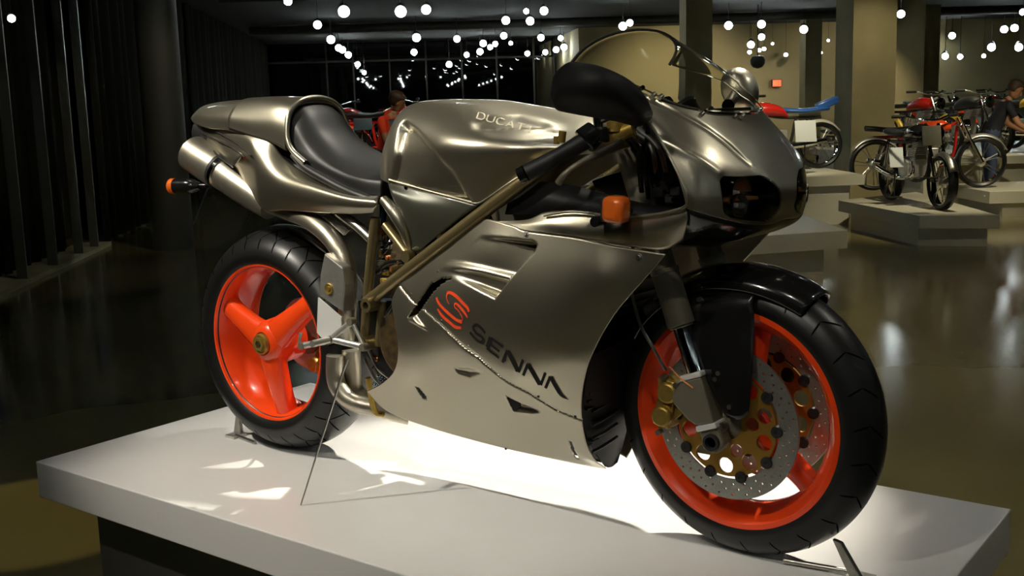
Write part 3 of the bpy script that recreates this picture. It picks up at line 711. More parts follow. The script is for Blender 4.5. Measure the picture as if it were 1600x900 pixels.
mR = grid([[(1.213,-.400,.964),(1.215,-.390,.998),(1.236,-.385,1.017),(1.247,-.380,1.019),(1.254,-.380,1.019)],
           [(1.221,-.400,.943),(1.252,-.420,.980),(1.287,-.420,1.004),(1.307,-.400,1.010),(1.308,-.370,1.006)],
           [(1.217,-.370,.938),(1.286,-.420,.960),(1.326,-.420,.983),(1.341,-.380,.991),(1.337,-.330,.982)],
           [(1.240,-.330,.929),(1.307,-.380,.941),(1.347,-.380,.954),(1.350,-.330,.959),(1.344,-.290,.952)],
           [(1.271,-.280,.918),(1.323,-.320,.921),(1.348,-.320,.925),(1.337,-.270,.931),(1.331,-.250,.933)],
           [(1.292,-.240,.907),(1.309,-.250,.907),(1.320,-.250,.912),(1.327,-.245,.919),(1.324,-.235,.926)]], 6, 6)[:2]
mrr = mk('mirror', mR, MIRSHADE, BIKE, solid=.004, label='near mirror with its shade put into a black housing colour')
mk('mirror_glass', grid([[(1.212,-.395,.961),(1.240,-.380,1.013)], [(1.212,-.355,.937),(1.297,-.355,1.002)], [(1.234,-.315,.929),(1.333,-.290,.954)]], 6, 6)[:2], CHROME, mrr)
# ---------------- indicators
def indicator(c, ax, r=.020):
    b = mk('indicator', lathe([(0, .0), (.006, 0), (.008, -.020), (r*.9, -.028), (r, -.04), (r, -.06), (.0, -.06)], (0, 0, 0), 24), MATTE, BIKE)
    mk('indicator_lens', lathe([(r*1.02, -.058), (r*1.03, -.075), (r*.9, -.083), (r*.5, -.086), (0, -.087)], (0, 0, 0), 24), AMBER, b)
    b.matrix_local = Matrix.Translation(c) @ Vector((0, -1, 0)).rotation_difference(Vector(ax)).to_matrix().to_4x4()
    return b
q = [(1.279,-.290,.749)][0]
ind = mk('indicator', join(cyl((q[0]-.004, q[1]+.03, q[2]-.005), (q[0]-.004, q[1]+.055, q[2]-.008), .010), box((q[0]-.032, q[1]+.02, q[2]-.004), (.018, .030, .044))), MATTE, BIKE, bevel=.004)
mk('indicator_lens', box(q, (.046, .046, .052), Matrix.Rotation(.05, 3, 'Y')), AMBER, ind, bevel=.012)
mk('indicator_knob', cyl((q[0]-.050, q[1]+.0, q[2]-.026), (q[0]-.050, q[1]+.03, q[2]-.026), .010, n=20), BLACK, ind)
q = [(1.410,.150,.807)][0]
mk('indicator', box((1.33, .285, .735), (.046, .05, .050)), AMBER, BIKE, bevel=.012)
r_ = [(-.175,-.100,.752),(-.289,-.140,.751)]
rb = mk('indicator', join(tube([r_[0], [(-.215,-.115,.753)][0]], .006, 10), tube([(-.202,-.110,.751),(-.226,-.118,.751),(-.256,-.128,.751),(-.278,-.135,.751)], [.010, .021, .022, .022], 18)), BLACK, BIKE)
mk('indicator_lens', tube([(-.278,-.135,.751),(-.292,-.140,.751),(-.298,-.142,.751)], [.023, .022, .012], 20), AMBER, rb)
mk('indicator', tube([(-.33, .10, .76), (-.35, .20, .76)], [.008, .02], 14), BLACK, BIKE)
mk('plate_hanger', join(tube([(-.188,-.090,.748),(-.222,-.090,.705),(-.267,-.090,.639)], .0022, 6), tube([(-.040,.000,.729),(-.114,.000,.673),(-.177,.000,.606)], .0035, 6), tube([(-.191,-.090,.749),(-.159,-.070,.754),(-.133,.000,.755)], .006, 8)), MATTE, BIKE)
# ================================================================ tank
tk = [(.505, [(0,.90),(-.05,.888),(-.09,.86),(-.113,.825),(-.118,.80),(-.118,.786)]),
      (.522, [(0,.948),(-.05,.940),(-.092,.905),(-.122,.85),(-.130,.81),(-.132,.783)]),
      (.56, [(0,.964),(-.06,.956),(-.11,.918),(-.140,.86),(-.15,.81),(-.152,.777)]),
      (.62, [(0,.968),(-.07,.960),(-.125,.92),(-.158,.86),(-.166,.80),(-.168,.766)]),
      (.70, [(0,.966),(-.08,.957),(-.148,.918),(-.180,.865),(-.182,.80),(-.174,.756)]),
      (.78, [(0,.962),(-.085,.952),(-.163,.915),(-.208,.865),(-.190,.79),(-.178,.746)]),
      (.86, [(0,.950),(-.09,.940),(-.175,.905),(-.220,.862),(-.200,.79),(-.180,.738)]),
      (.92, [(0,.940),(-.09,.930),(-.177,.897),(-.218,.862),(-.200,.805),(-.184,.765)]),
      (.99, [(0,.926),(-.085,.918),(-.165,.888),(-.200,.862),(-.19,.83),(-.178,.802)]),
      (1.06, [(0,.908),(-.07,.902),(-.13,.880),(-.160,.862),(-.155,.848),(-.148,.836)]),
      (1.12, [(0,.885),(-.05,.880),(-.09,.866),(-.115,.856),(-.112,.850),(-.108,.846)])]
rows = [symm([(x, y, z) for y, z in s]) for x, s in tk]
Vt, Ft, nut, nvt = grid(rows, 12, 10)
KNEE = xz([(.541,-.150,.678),(.589,-.150,.846),(.580,-.120,.916),(.594,-.120,.925),(.657,-.140,.904),(.749,-.170,.864),(.801,-.180,.816),(.840,-.180,.747),(.837,-.180,.678)])
OVAL = xz([(.818,-.150,.916),(.848,-.130,.932),(.919,-.130,.931),(.994,-.140,.916),(1.043,-.160,.893),(1.048,-.190,.880),(.994,-.200,.873),(.918,-.200,.876),(.854,-.180,.892)])
RDG = xz([(.586,-.120,.919),(.657,-.140,.900),(.748,-.170,.858)])
V2 = []
for x, y, z in Vt:
    d = 0
    if y < -.02 or y > .02:
        if inpoly(x, z, KNEE): d += .016*sstep(pdist(x, z, KNEE)/.016)
        if inpoly(x, z, OVAL): d += .007*sstep(pdist(x, z, OVAL)/.016)
    V2.append((x, y+(d if y < 0 else -d), z-(d*.4 if z > .9 else 0)))
tank = mk('fuel_tank', (V2, Ft), PAINT, BIKE, solid=.003)
bvh_t = BVHTree.FromPolygons([Vector(a) for a in V2], Ft)
mk('tank_lip', tube([hit(p, bvh_t, .0)[0] for p in [(.545,-.130,.782),(.633,-.155,.772),(.743,-.170,.755),(.833,-.178,.740),(.858,-.180,.739),(.893,-.185,.754),(.958,-.190,.789),(1.043,-.190,.833),(1.093,-.180,.861)]], .003, 8, 4), PAINT, tank)
LT = {'D': [[(0,0),(0,1),(.6,1),(.8,.7),(.8,.3),(.6,0),(0,0)]], 'U': [[(0,1),(0,.2),(.2,0),(.6,0),(.8,.2),(.8,1)]], 'C': [[(.8,.85),(.6,1),(.2,1),(0,.75),(0,.25),(.2,0),(.6,0),(.8,.15)]],
      'A': [[(0,0),(.4,1),(.8,0)], [(.15,.35),(.65,.35)]], 'T': [[(0,1),(.8,1)], [(.4,1),(.4,0)]], 'I': [[(.3,0),(.3,1)]]}
def trace(word, p0, pe, up, w, bvh, m, name, parent, gap=1.12):
    p0, pe, up = Vector(p0), Vector(pe), Vector(up); n = len(word); st = []
    for k, ch in enumerate(word):
        for s in LT[ch]:
            P = []
            for a, b in zip(s, s[1:]):
                for t in (0, .5): P.append((a[0]*(1-t)+b[0]*t, a[1]*(1-t)+b[1]*t))
            P.append(s[-1])
            st.append(([tuple(p0+(pe-p0)*((k+x*.88)/n)+up*y) for x, y in P], [w]*len(P)))
    V, F = [], []
    for P, Wd in st:
        H = [hit(q, bvh, .001) for q in P]; n0 = len(V)
        for i, (h, nn) in enumerate(H):
            d = (H[min(i+1, len(H)-1)][0]-H[max(i-1, 0)][0]).normalized(); s_ = nn.cross(d).normalized()*w
            V += [tuple(h-s_), tuple(h+s_)]
        for i in range(len(H)-1): F.append((n0+2*i, n0+2*i+2, n0+2*i+3, n0+2*i+1))
    return mk(name, (V, F), m, parent, smooth=False)
a_, b_, c_ = [(.836,-.150,.923),(1.011,-.170,.887),(.842,-.150,.934)]
trace('DUCATI', a_, b_, (Vector(c_)-Vector(a_))*1.15, .0017, bvh_t, TXT, 'tank_lettering', tank)
# ---- grey panel under the tank
sp = grid([[(.560,-.150,.779),(.642,-.165,.768),(.747,-.175,.752),(.854,-.180,.734)], [(.590,-.175,.757),(.668,-.185,.736),(.745,-.185,.724),(.811,-.182,.709)], [(.614,-.178,.706),(.671,-.185,.694),(.718,-.185,.685),(.757,-.182,.675)], [(.636,-.168,.620),(.644,-.168,.617),(.658,-.170,.618),(.668,-.172,.622)]], 8, 8); sp = flip(sp)
s1_ = mk('side_panel', sp, PAINTD, BIKE, solid=.003); mk('side_panel', mir(sp), PAINTD, BIKE, solid=.003)
for pr in (0, 1):
    tl = tube([(.563,-.170,.738),(.602,-.180,.713),(.628,-.178,.672),(.637,-.165,.617)], [.012, .016, .013, .005], 12)
    mk('side_panel_edge', tl if pr == 0 else mir(tl), PAINT, BIKE)
mk('bolt', cyl([(.634,-.170,.768)][0], [(.623,-.155,.766)][0], .004), CHROME, s1_)
# ================================================================ tail
tc = [(-.292, [(0,.968),(-.02,.966),(-.04,.955),(-.055,.940)]),
      (-.25, [(0,.978),(-.035,.975),(-.065,.955),(-.075,.925)]),
      (-.165, [(0,.985),(-.05,.980),(-.088,.948),(-.098,.912)]),
      (-.06, [(0,.988),(-.065,.980),(-.105,.945),(-.112,.905)]),
      (.04, [(0,.987),(-.07,.978),(-.108,.935),(-.116,.885)]),
      (.12, [(0,.982),(-.075,.972),(-.108,.930),(-.115,.870)]),
      (.17, [(0,.975),(-.075,.962),(-.106,.915),(-.113,.850)])]
rows = [symm([(x, y, z) for y, z in s]) for x, s in tc]
g = grid(rows, 10, 8)
tl_ = mk('tail_cowl', g[:2], PAINT, BIKE, solid=.004)
# raised solo-seat cover on the cowl
cv = [(-.055, [(0,.992),(-.066,.984),(-.109,.946),(-.1165,.912)]), (.04, [(0,.992),(-.072,.983),(-.1125,.937),(-.1205,.89)]), (.12, [(0,.988),(-.078,.977),(-.113,.931),(-.1205,.872)]),
      (.172, [(0,.982),(-.079,.967),(-.112,.917),(-.119,.852)])]
g = grid([symm([(x, y, z) for y, z in s]) for x, s in cv], 10, 8)
mk('seat_cover', g[:2], PAINT, tl_, solid=.005)
band = [[(-.291,-.035,.948),(-.267,-.050,.933),(-.257,-.055,.915),(-.264,-.045,.893)],
        [(-.130,-.078,.925),(-.119,-.092,.897),(-.115,-.095,.866),(-.124,-.080,.830)],
        [(.003,-.100,.910),(.032,-.125,.877),(.030,-.130,.823),(.004,-.110,.753)],
        [(.097,-.110,.889),(.097,-.145,.831),(.104,-.150,.765),(.080,-.125,.696)],
        [(.163,-.112,.829),(.189,-.158,.786),(.208,-.165,.745),(.193,-.140,.698)],
        [(.302,-.125,.773),(.317,-.168,.765),(.345,-.178,.730),(.337,-.158,.698)],
        [(.433,-.145,.745),(.444,-.178,.744),(.466,-.184,.723),(.466,-.168,.701)],
        [(.536,-.158,.746),(.552,-.180,.737),(.551,-.184,.724),(.531,-.175,.707)]]
g = grid(band, 10, 8)
for pr in (0, 1):
    vf = g[:2] if pr == 0 else mir(g[:2])
    tb = mk('tail_fairing', vf, PAINT, BIKE, solid=.004)
    if pr == 0:
        bvh_b = BVHTree.FromPolygons([Vector(a) for a in g[0]], g[1])
        # tail lamp slots and the vane between them
        for P, m_ in (([(316,210),(335,222),(352,230),(372,240),(385,247)], MATTE), ([(358,213),(372,223),(388,236)], MATTE), ([(318,212),(328,226),(345,245),(365,259)], BLACK)):
            pass
    tb.name = 'tail_fairing'
T1 = [(-.208,-.070,.897),(-.124,-.098,.880),(-.046,-.118,.865),(.023,-.135,.849),(.001,-.137,.839),(-.102,-.107,.854),(-.188,-.078,.880)]
for pr in (0, 1):
    vn = grid([[(-.244,-.055,.897),(-.108,-.100,.873),(.022,-.137,.844)], [(-.228,-.060,.883),(-.105,-.105,.849),(.008,-.140,.827)], [(-.201,-.065,.865),(-.113,-.100,.831),(-.036,-.125,.805)]], 6, 6); vn = flip(vn)
    if pr: vn = mir(vn)
    mk('tail_vane', vn, PAINT, BIKE, solid=.004)
mk('tail_light', grid([[(.000,-.132,.843),(.031,-.135,.834)], [(-.006,-.130,.835),(.026,-.133,.827)]], 2, 2)[:2], REDL, BIKE)
mk('tail_trim', tube([(-.238,-.062,.899),(-.135,-.100,.882),(-.043,-.125,.864),(.039,-.143,.834)], .002, 6), MATTE, BIKE)
mk('tail_trim', tube([(-.142,-.090,.903),(-.078,-.108,.889),(-.011,-.125,.870),(.070,-.147,.839)], .0022, 6), MATTE, BIKE)
mk('tail_trim', tube([(-.251,-.055,.894),(-.190,-.080,.865),(-.106,-.110,.832),(-.024,-.130,.809)], .003, 6), MATTE, BIKE)
mk('tail_underside', tube([(-.30, 0, .90), (-.1, 0, .86), (.1, 0, .79), (.3, 0, .70)], [.05, .085, .09, .08], 16), MATTE, BIKE)
# ================================================================ seat
st = [(.165, [(0,.972),(-.055,.964),(-.088,.935),(-.098,.905),(-.102,.89)]),
      (.20, [(0,.945),(-.055,.938),(-.092,.905),(-.105,.865),(-.108,.84)]),
      (.25, [(0,.892),(-.055,.886),(-.095,.860),(-.110,.838),(-.114,.815)]),
      (.32, [(0,.846),(-.06,.842),(-.104,.826),(-.120,.812),(-.124,.790)]),
      (.40, [(0,.815),(-.065,.812),(-.114,.800),(-.130,.790),(-.134,.765)]),
      (.47, [(0,.803),(-.068,.800),(-.120,.788),(-.138,.780),(-.144,.748)]),
      (.525, [(0,.800),(-.066,.797),(-.116,.784),(-.134,.776),(-.142,.742)])]
g = grid([symm([(x, y, z) for y, z in s]) for x, s in st], 10, 8)
seat = mk('seat', g[:2], SEATM, BIKE, solid=.01)
lip = [(.168, 0, .985), (.170, -.055, .976), (.170, -.092, .95), (.172, -.107, .915), (.178, -.114, .88), (.20, -.118, .850), (.25, -.122, .820)]
lp = [(a[0], -a[1], a[2]) for a in reversed(lip[1:])]+lip
mk('seat_rim', tube(lp, .0075, 10, 6), PAINT, seat)
mk('seat_edge', tube([(.19, -.112, .838), (.25, -.121, .806), (.32, -.131, .782), (.40, -.141, .757), (.47, -.150, .741), (.53, -.152, .732)], [.006, .011, .012, .012, .012, .008], 12), SEATM, seat)
# ================================================================ exhausts
for s in (-1, 1):
    P = [(-.254,-.082,.840),(-.143,-.082,.793),(-.124,-.082,.784),(.062,-.082,.697),(.167,-.075,.664)]
    P = [(a[0], a[1]*(-s), a[2]) for a in P]; P = [(a[0], s*abs(a[1]), a[2]) for a in P]
    e = mk('exhaust_silencer', join(tube([P[0], tuple(Vector(P[0]).lerp(Vector(P[1]), .5)), P[1]], .053, 28, 2), tube([P[2], tuple(Vector(P[2]).lerp(Vector(P[3]), .5)), P[3]], [.047, .044, .036], 28, 3)), PIPE, BIKE)
    mk('silencer_band', tube([P[1], tuple(Vector(P[1]).lerp(Vector(P[2]), .4))], .0525, 28), MATTE, e)
    mk('silencer_band', tube([tuple(Vector(P[1]).lerp(Vector(P[2]), .5)), tuple(Vector(P[1]).lerp(Vector(P[2]), 1.0))], .0515, 28), CHROME, e)
    dd = (Vector(P[0])-Vector(P[1])).normalized()
    mk('silencer_mouth', cyl(tuple(Vector(P[0])-dd*.002), tuple(Vector(P[0])+dd*.002), .028, n=24), PANELIN, e)
mk('exhaust_pipe', tube([(-.026,-.070,.718),(.136,-.090,.690),(.253,-.120,.671),(.341,-.140,.636),(.395,-.150,.589),(.407,-.150,.536),(.391,-.140,.460),(.358,-.120,.371)], [.024, .024, .024, .024, .024, .024, .023, .023], 20, 8), PIPE, BIKE)
mk('exhaust_pipe', tube([(.285,-.090,.315),(.281,-.090,.254),(.299,-.090,.218),(.332,-.080,.192),(.390,-.050,.176),(.457,.000,.153)], .024, 18, 8), PIPE, BIKE)
mk('exhaust_pipe', tube([(.303,-.050,.326),(.295,-.040,.227),(.313,-.030,.189),(.366,.000,.171)], .025, 18, 8), PIPE, BIKE)
hs = plate([(.370,-.188,.602),(.435,-.193,.571),(.439,-.193,.529),(.424,-.190,.460),(.341,-.186,.493),(.350,-.188,.546)], (.0, .03, 0))
mk('heat_shield', hs, ALU, BIKE, bevel=.003, smooth=False)
hs2 = plate([(.437,-.192,.571),(.434,-.155,.555),(.427,-.155,.459),(.426,-.190,.459)], (-.012, .02, 0))
mk('heat_shield', hs2, ALU, BIKE, bevel=.002, smooth=False)
q = [(.381,-.190,.514)][0]
mk('shield_bolt', lathe([(0, -.004), (.006, -.004), (.007, -.001), (.013, -.003), (.014, .002)], q, 20), GOLD, BIKE)
q = [(.367,-.155,.591)][0]
mk('shield_bolt', cyl((q[0], q[1]-.004, q[2]), (q[0], q[1]+.02, q[2]), .008), CHROME, BIKE)
mk('heel_guard', plate([(.327,-.178,.486),(.413,-.185,.444),(.413,-.185,.412),(.357,-.182,.369),(.315,-.178,.394)], (0, .004, 0)), ALUB, BIKE, smooth=False)
mk('rear_hugger', tube([(-.190,.070,.603),(-.031,.030,.624),(.105,-.010,.620),(.210,-.040,.593),(.265,-.060,.573)], [.006, .013, .014, .012, .006], 12), STEEL, BIKE)
# footrest and pedal links
def bar(p, q, r, m, name, end=True):
    o = mk(name, tube([p, q], r, 12), m, BIKE)
    if end:
        for e_ in (p, q): mk('link_bolt', cyl((e_[0], e_[1]-r*1.25, e_[2]), (e_[0], e_[1]+r, e_[2]), r*1.1, n=14), CAST, o)
        return o
j = [(.287,-.200,.362),(.384,-.200,.385),(.461,-.195,.440),(.498,-.195,.380),(.478,-.190,.444),(.396,-.205,.391)]
bar(j[0], j[1], .0085, ALU, 'brake_pedal'); bar(j[5], j[2], .0085, ALU, 'footrest_bracket'); bar(j[5], j[3], .0085, ALU, 'footrest_bracket'); bar(j[2], j[3], .0055, ALU, 'footrest_link')
mk('footrest', tube([j[5], tuple(Vector(j[5])+Vector((.0, -.065, .0)))], .009, 12), ALU, BIKE)
mk('brake_pedal', tube([(.280,-.200,.394),(.273,-.200,.369),(.287,-.200,.362)], .004, 8), ALU, BIKE)
# support rod of the display
mk('support_rod', tube([[(.464,-.220,.350)][0], [(.456,-.225,.329)][0], (.394, -.336, .001)], [.003, .0032, .0016], 8, smooth=False), STEEL, BIKE)
# ================================================================ frame
def ft(P, r=.0135, m=BRONZE): return mk('frame_tube', tube(P, r, 16, 8), m, BIKE)
for s in (0, 1):
    f_ = (lambda P: P) if s == 0 else (lambda P: [(a[0], -a[1], a[2]) for a in P])
    ft(f_([(.487,-.165,.485),(.551,-.172,.523),(.690,-.185,.606),(.893,-.198,.727),(1.021,-.195,.806),(1.090,-.140,.866),(1.103,-.060,.896)]), .0155)
    ft(f_([(.514,-.150,.692),(.498,-.155,.598),(.482,-.160,.487),(.465,-.160,.373)]), .0125)
    ft(f_([(.524,-.150,.489),(.509,-.155,.377)]), .011)
    ft(f_([(.545,-.150,.675),(.589,-.160,.643),(.641,-.175,.606)]), .011)
    ft(f_([(.370,-.130,.698),(.444,-.140,.665),(.506,-.150,.633)]), .013, STEEL)
    for q in f_([(.508,-.178,.483),(.486,-.172,.383)]):
        sg = -1 if q[1] < 0 else 1
        mk('frame_lug', lathe([(.009, sg*.016), (.017, sg*.016), (.018, -sg*.02), (.009, -sg*.02)], q, 28, closed=True), BRONZE, BIKE)
    for q in f_([(.638,-.178,.609)]): mk('frame_lug', cyl((q[0], q[1]-.01, q[2]), (q[0], q[1]+.012, q[2]), .014, n=20), BRONZE, BIKE)
bolts_ = [(.874,-.215,.706),(.674,-.195,.584),(.500,-.170,.613)]
mk('shock_spring', tube([(.50+.028*math.cos(a/2), -.02+.028*math.sin(a/2), .43+.0065*a/2) for a in range(0, 64)], .0055, 8, 2), CAST, BIKE)
# engine and cooling pieces seen between the panels
mk('engine', join(box((.74, 0, .42), (.42, .26, .26)), cyl((.62, -.17, .40), (.62, -.05, .40), .10, n=40), cyl((.82, -.17, .37), (.82, -.05, .37), .08, n=40), cyl((.60, -.10, .55), (.57, -.04, .72), .07, n=24), cyl((.9, 0, .42), (1.06, 0, .50), .07, n=28), box((.62, 0, .66), (.12, .18, .16))), ENGINE, BIKE, bevel=.01)
random.seed(3)
for k in range(14):
    q = [(.502,-.120,.654),(.518,-.120,.639),(.543,-.130,.621),(.507,-.120,.602),(.538,-.130,.594),(.573,-.140,.604),(.511,-.130,.577),(.527,-.130,.556),(.562,-.140,.572),(.593,-.150,.588),(.500,-.120,.626),(.530,-.140,.536),(.468,-.120,.333),(.468,-.100,.296)][k]
    c_ = (.016+.012*random.random(), .02, .010+.012*random.random())
    mk('engine_fitting', join(box(q, c_), cyl((q[0], q[1]-.014, q[2]), (q[0], q[1], q[2]), .0055, n=10)), [COPPER, ENGINE, CAST, GOLD][k % 4], BIKE, bevel=.002)
for P in ([(.502,-.140,.557),(.547,-.150,.582),(.607,-.160,.593)], [(.535,-.160,.444),(.572,-.170,.481),(.601,-.170,.511),(.613,-.170,.546)], [(.498,-.120,.594),(.538,-.140,.622),(.549,-.130,.642)]):
    mk('hose', tube(P, .006, 10), BLACK, BIKE)
mk('chain_cover', plate([(.421,-.130,.478),(.413,-.130,.362),(.508,-.120,.272),(.586,-.130,.349),(.581,-.150,.494)], (0, .04, 0)), MATTE, BIKE, smooth=False)
for P in ([(.456,-.140,.360),(.486,-.140,.315),(.528,-.140,.292)], [(.433,-.130,.331),(.463,-.130,.285),(.485,-.120,.261)]):
    mk('cable', tube(P, .004, 8), STEEL, BIKE)
mk('side_stand', tube([(.411,-.100,.272),(.408,-.080,.182),(.422,-.060,.166)], .008, 10), GOLD, BIKE)
mk('subframe_bracket', plate([(.307,-.130,.686),(.333,-.130,.695),(.410,-.140,.656),(.391,-.140,.642)], (0, .006, 0)), STEEL, BIKE, smooth=False)
# oil cooler and radiator behind the front wheel
rad = mk('radiator', box((1.10, 0, .42), (.04, .30, .30), Matrix.Rotation(.25, 3, 'Y')), MATTE, BIKE)
for k in range(14):
    mk('radiator_fin', box((1.125+.004*(k-7)*.9, 0, .30+.018*k), (.02, .29, .004), Matrix.Rotation(.25, 3, 'Y')), MATTE, rad)
oc = mk('oil_cooler', box((1.06, -.02, .26), (.03, .18, .12), Matrix.Rotation(-.2, 3, 'Y')), MATTE, BIKE)
for k in range(7):
    mk('radiator_fin', box((1.078-.003*(k-3), -.02, .215+.015*k), (.012, .17, .004)), BLACK, oc)
# ================================================================ controls
gp = [(1.079,-.325,.812),(1.092,-.320,.818),(1.141,-.285,.847),(1.188,-.252,.877),(1.207,-.235,.888)]
for s in (0, 1):
    f_ = (lambda P: P) if s == 0 else (lambda P: [(a[0], -a[1], a[2]) for a in P])
    g_ = f_(gp)
    h = mk('handlebar', tube([g_[3], g_[4], f_([(1.19, -.15, .878)])[0]], .011, 14), MATTE, BIKE)
    mk('grip', tube(g_[1:4], [.0165, .016, .0175], 18, 8), MATTE, h)
    mk('bar_end', tube([g_[0], g_[1]], [.0165, .017], 18), BLACK, h)
    c_ = f_([(1.185,-.255,.874),(1.202,-.235,.895),(1.214,-.235,.873)])
    mk('switch_housing', join(tube([c_[0], c_[1]], [.028, .024], 16), cyl(c_[2], tuple(Vector(c_[2])+Vector((0, 0, .03))), .016)), BLACK, h, bevel=.004)
    lv = f_([(1.176,-.330,.801),(1.190,-.335,.814),(1.205,-.325,.829),(1.226,-.300,.845),(1.245,-.250,.862),(1.254,-.230,.873)])
    mk('brake_lever' if s == 0 else 'clutch_lever', tube(lv, [.0075, .006, .0055, .007, .009, .010], 12, 8), CAST, h)
    m2 = f_([(1.208,-.215,.878),(1.265,-.200,.899)])
    mk('master_cylinder', join(tube(m2, [.013, .015], 16), cyl(f_([(1.231,-.210,.893)])[0], tuple(Vector(f_([(1.231,-.210,.893)])[0])+Vector((0, 0, .018))), .018)), GOLD, h)
    mk('fluid_hose', tube(f_([(1.265,-.200,.901),(1.271,-.180,.910),(1.273,-.160,.891),(1.258,-.140,.846)]), .005, 8), MATTE, h)
    mk('fluid_hose', tube(f_([(1.186,-.190,.912),(1.210,-.180,.921),(1.226,-.170,.911),(1.188,-.170,.899)]), .0045, 8), MATTE, h)
    fk = f_([(1.19, -.105, .86), (1.165, -.105, .93)])
    mk('fork_cap', tube(fk, .0262, 20), GOLD, BIKE)
mk('top_yoke', join(box((1.17, 0, .895), (.06, .26, .022), Matrix.Rotation(.33, 3, 'Y'))), CAST, BIKE, bevel=.006)
mk('bottom_yoke', box((1.25, 0, .70), (.07, .26, .03), Matrix.Rotation(.33, 3, 'Y')), CAST, BIKE, bevel=.006)
mk('steering_head', cyl((1.235, 0, .69), (1.165, 0, .89), .035, n=24), BRONZE, BIKE)
q = [(1.088,-.190,.872)][0]
mk('throttle_guide', join(cyl(q, (q[0]+.004, q[1], q[2]+.022), .008), cyl((q[0]-.012, q[1], q[2]-.004), (q[0]-.012, q[1], q[2]+.012), .006)), GOLD, BIKE)
mk('fluid_pot', join(cyl([(1.167,-.170,.893)][0], tuple(Vector([(1.167,-.170,.893)][0])+Vector((-.004, 0, .035))), .010)), CHROME, BIKE)
# ================================================================ the hall: u = to the right, v = away, z = up; floor at -.60
AR = math.radians(132.56); FW_ = Vector((math.cos(AR), math.sin(AR), 0)); RT_ = Vector((math.sin(AR), -math.cos(AR), 0)); HR = AR-math.pi/2
ZF = -.60
def W(u, v, z=0): return Vector((CAM.x, CAM.y, 0))+RT_*u+FW_*v+Vector((0, 0, z))
HM = Matrix.Translation((CAM.x, CAM.y, 0)) @ Matrix.Rotation(HR, 4, 'Z')      # hall frame -> world
def hall(name, vf, m, parent=None, **k):
    lab = k.pop('lab', None); c = k.pop('cat', None); g = k.pop('group', None); kind = k.pop('kind', None)
    o = mk(name, vf, m, parent, **k)
    if parent is None: o.matrix_world = HM
    return tag(o, lab, c, g, kind)
WE = [(4.82,30.00,2.003)][0][0]
hall('floor', ([(-9, -14, ZF), (22, -14, ZF), (22, 36, ZF), (-9, 36, ZF)], [(0, 1, 2, 3)]), FLOORM, kind='structure', smooth=False)
hall('ceiling', b2(-9, 22, -14, 36, 2.95, 3.1), CEILM, kind='structure', smooth=False)
hall('wall_back', b2(WE, 22, 30, 30.4, ZF, 2.95), WALLM, kind='structure', smooth=False)
hall('wall_right', b2(21.6, 22, -14, 30, ZF, 2.95), WALLM, kind='structure', smooth=False)
hall('wall_return', b2(WE, WE+.3, 30.4, 34.4, ZF, 2.95), WALLM, kind='structure', smooth=False)
hall('wall_front', b2(-9, 22, -14.4, -14, ZF, 2.95), DARKW, kind='structure', smooth=False)
hall('wall_left', b2(-4.6, -4.4, -14, 34, ZF, 2.95), DARKW, kind='structure', smooth=False)
hall('baseboard_left', b2(-4.0, -3.6, 6, 14, ZF, ZF+.05), CONC, kind='structure', smooth=False)
# the far window wall: black night glass, steel mullions
win = hall('window_1', b2(-4.4, WE, 34.45, 34.5, ZF, 2.95), MULL, kind='structure', smooth=False)
mxs = [(-2.13,34.00,1.963),(-1.34,34.00,1.942),(-0.26,34.00,1.913),(0.84,34.00,1.884),(1.92,34.00,1.856),(2.98,34.00,1.827),(4.11,34.00,1.798),(4.73,34.00,1.781)]
us = [-4.4]+[q[0] for q in mxs]+[WE]
for a, b in zip(us, us[1:]):
    for z0, z1 in ((ZF+.03, 2.38), (2.44, 2.95)):
        mk('window_pane', b2(a+.02, b-.02, 34.30, 34.33, z0, z1), BLACKGL, win, smooth=False)
for q in mxs: mk('mullion', b2(q[0]-.022, q[0]+.022, 34.18, 34.30, ZF, 2.95), MULL, win, smooth=False)
mk('transom', b2(-4.4, WE, 34.22, 34.30, 2.385, 2.435), MULL, win, smooth=False)
# left side: glazed bays with slim posts, then folded dark curtains
lw = hall('window_2', b2(-4.35, -4.3, 6, 13.6, ZF, 2.95), MULL, kind='structure', smooth=False)
for k, v_ in enumerate((6.2, 8.1, 9.05, 10.0, 10.95, 11.9, 12.85, 13.5)):
    mk('post', b2(-3.72, -3.62, v_-.012, v_+.012, ZF, 2.95), MULL, lw, smooth=False)
def curtain(v0, v1, u0, amp, n, lab):
    amp *= .6
    V, F = [], []; N = n*10
    for i in range(N+1):
        t = i/N; v_ = v0+(v1-v0)*t; ph = t*n*2*math.pi
        u_ = u0+amp*math.sin(ph)+amp*.3*math.sin(ph*.37+1)
        V += [(u_, v_, ZF+.02), (u_+amp*.15*math.sin(ph*1.3), v_, 2.95)]
    for i in range(N): F.append((2*i, 2*i+2, 2*i+3, 2*i+1))
    return hall('curtain', (V, F), CURT, lab=lab, cat='curtain', group='dark curtains along the left wall', solid=.01)
curtain(6.0, 8.0, -3.9, .06, 7, 'dark folded curtain at the left edge of the photo, nearest the camera')
curtain(8.3, 9.6, -3.95, .06, 5, 'dark folded curtain, second bay from the left edge')
curtain(9.8, 11.2, -3.95, .06, 5, 'dark folded curtain in the third bay from the left edge')
curtain(11.3, 13.4, -3.95, .06, 7, 'dark folded curtain just left of the dark round column')
curtain(14.2, 20.5, -3.75, .09, 14, 'long dark curtain just right of the dark round column')
curtain(21, 33.8, -3.8, .09, 22, 'furthest dark curtain running up to the night windows')
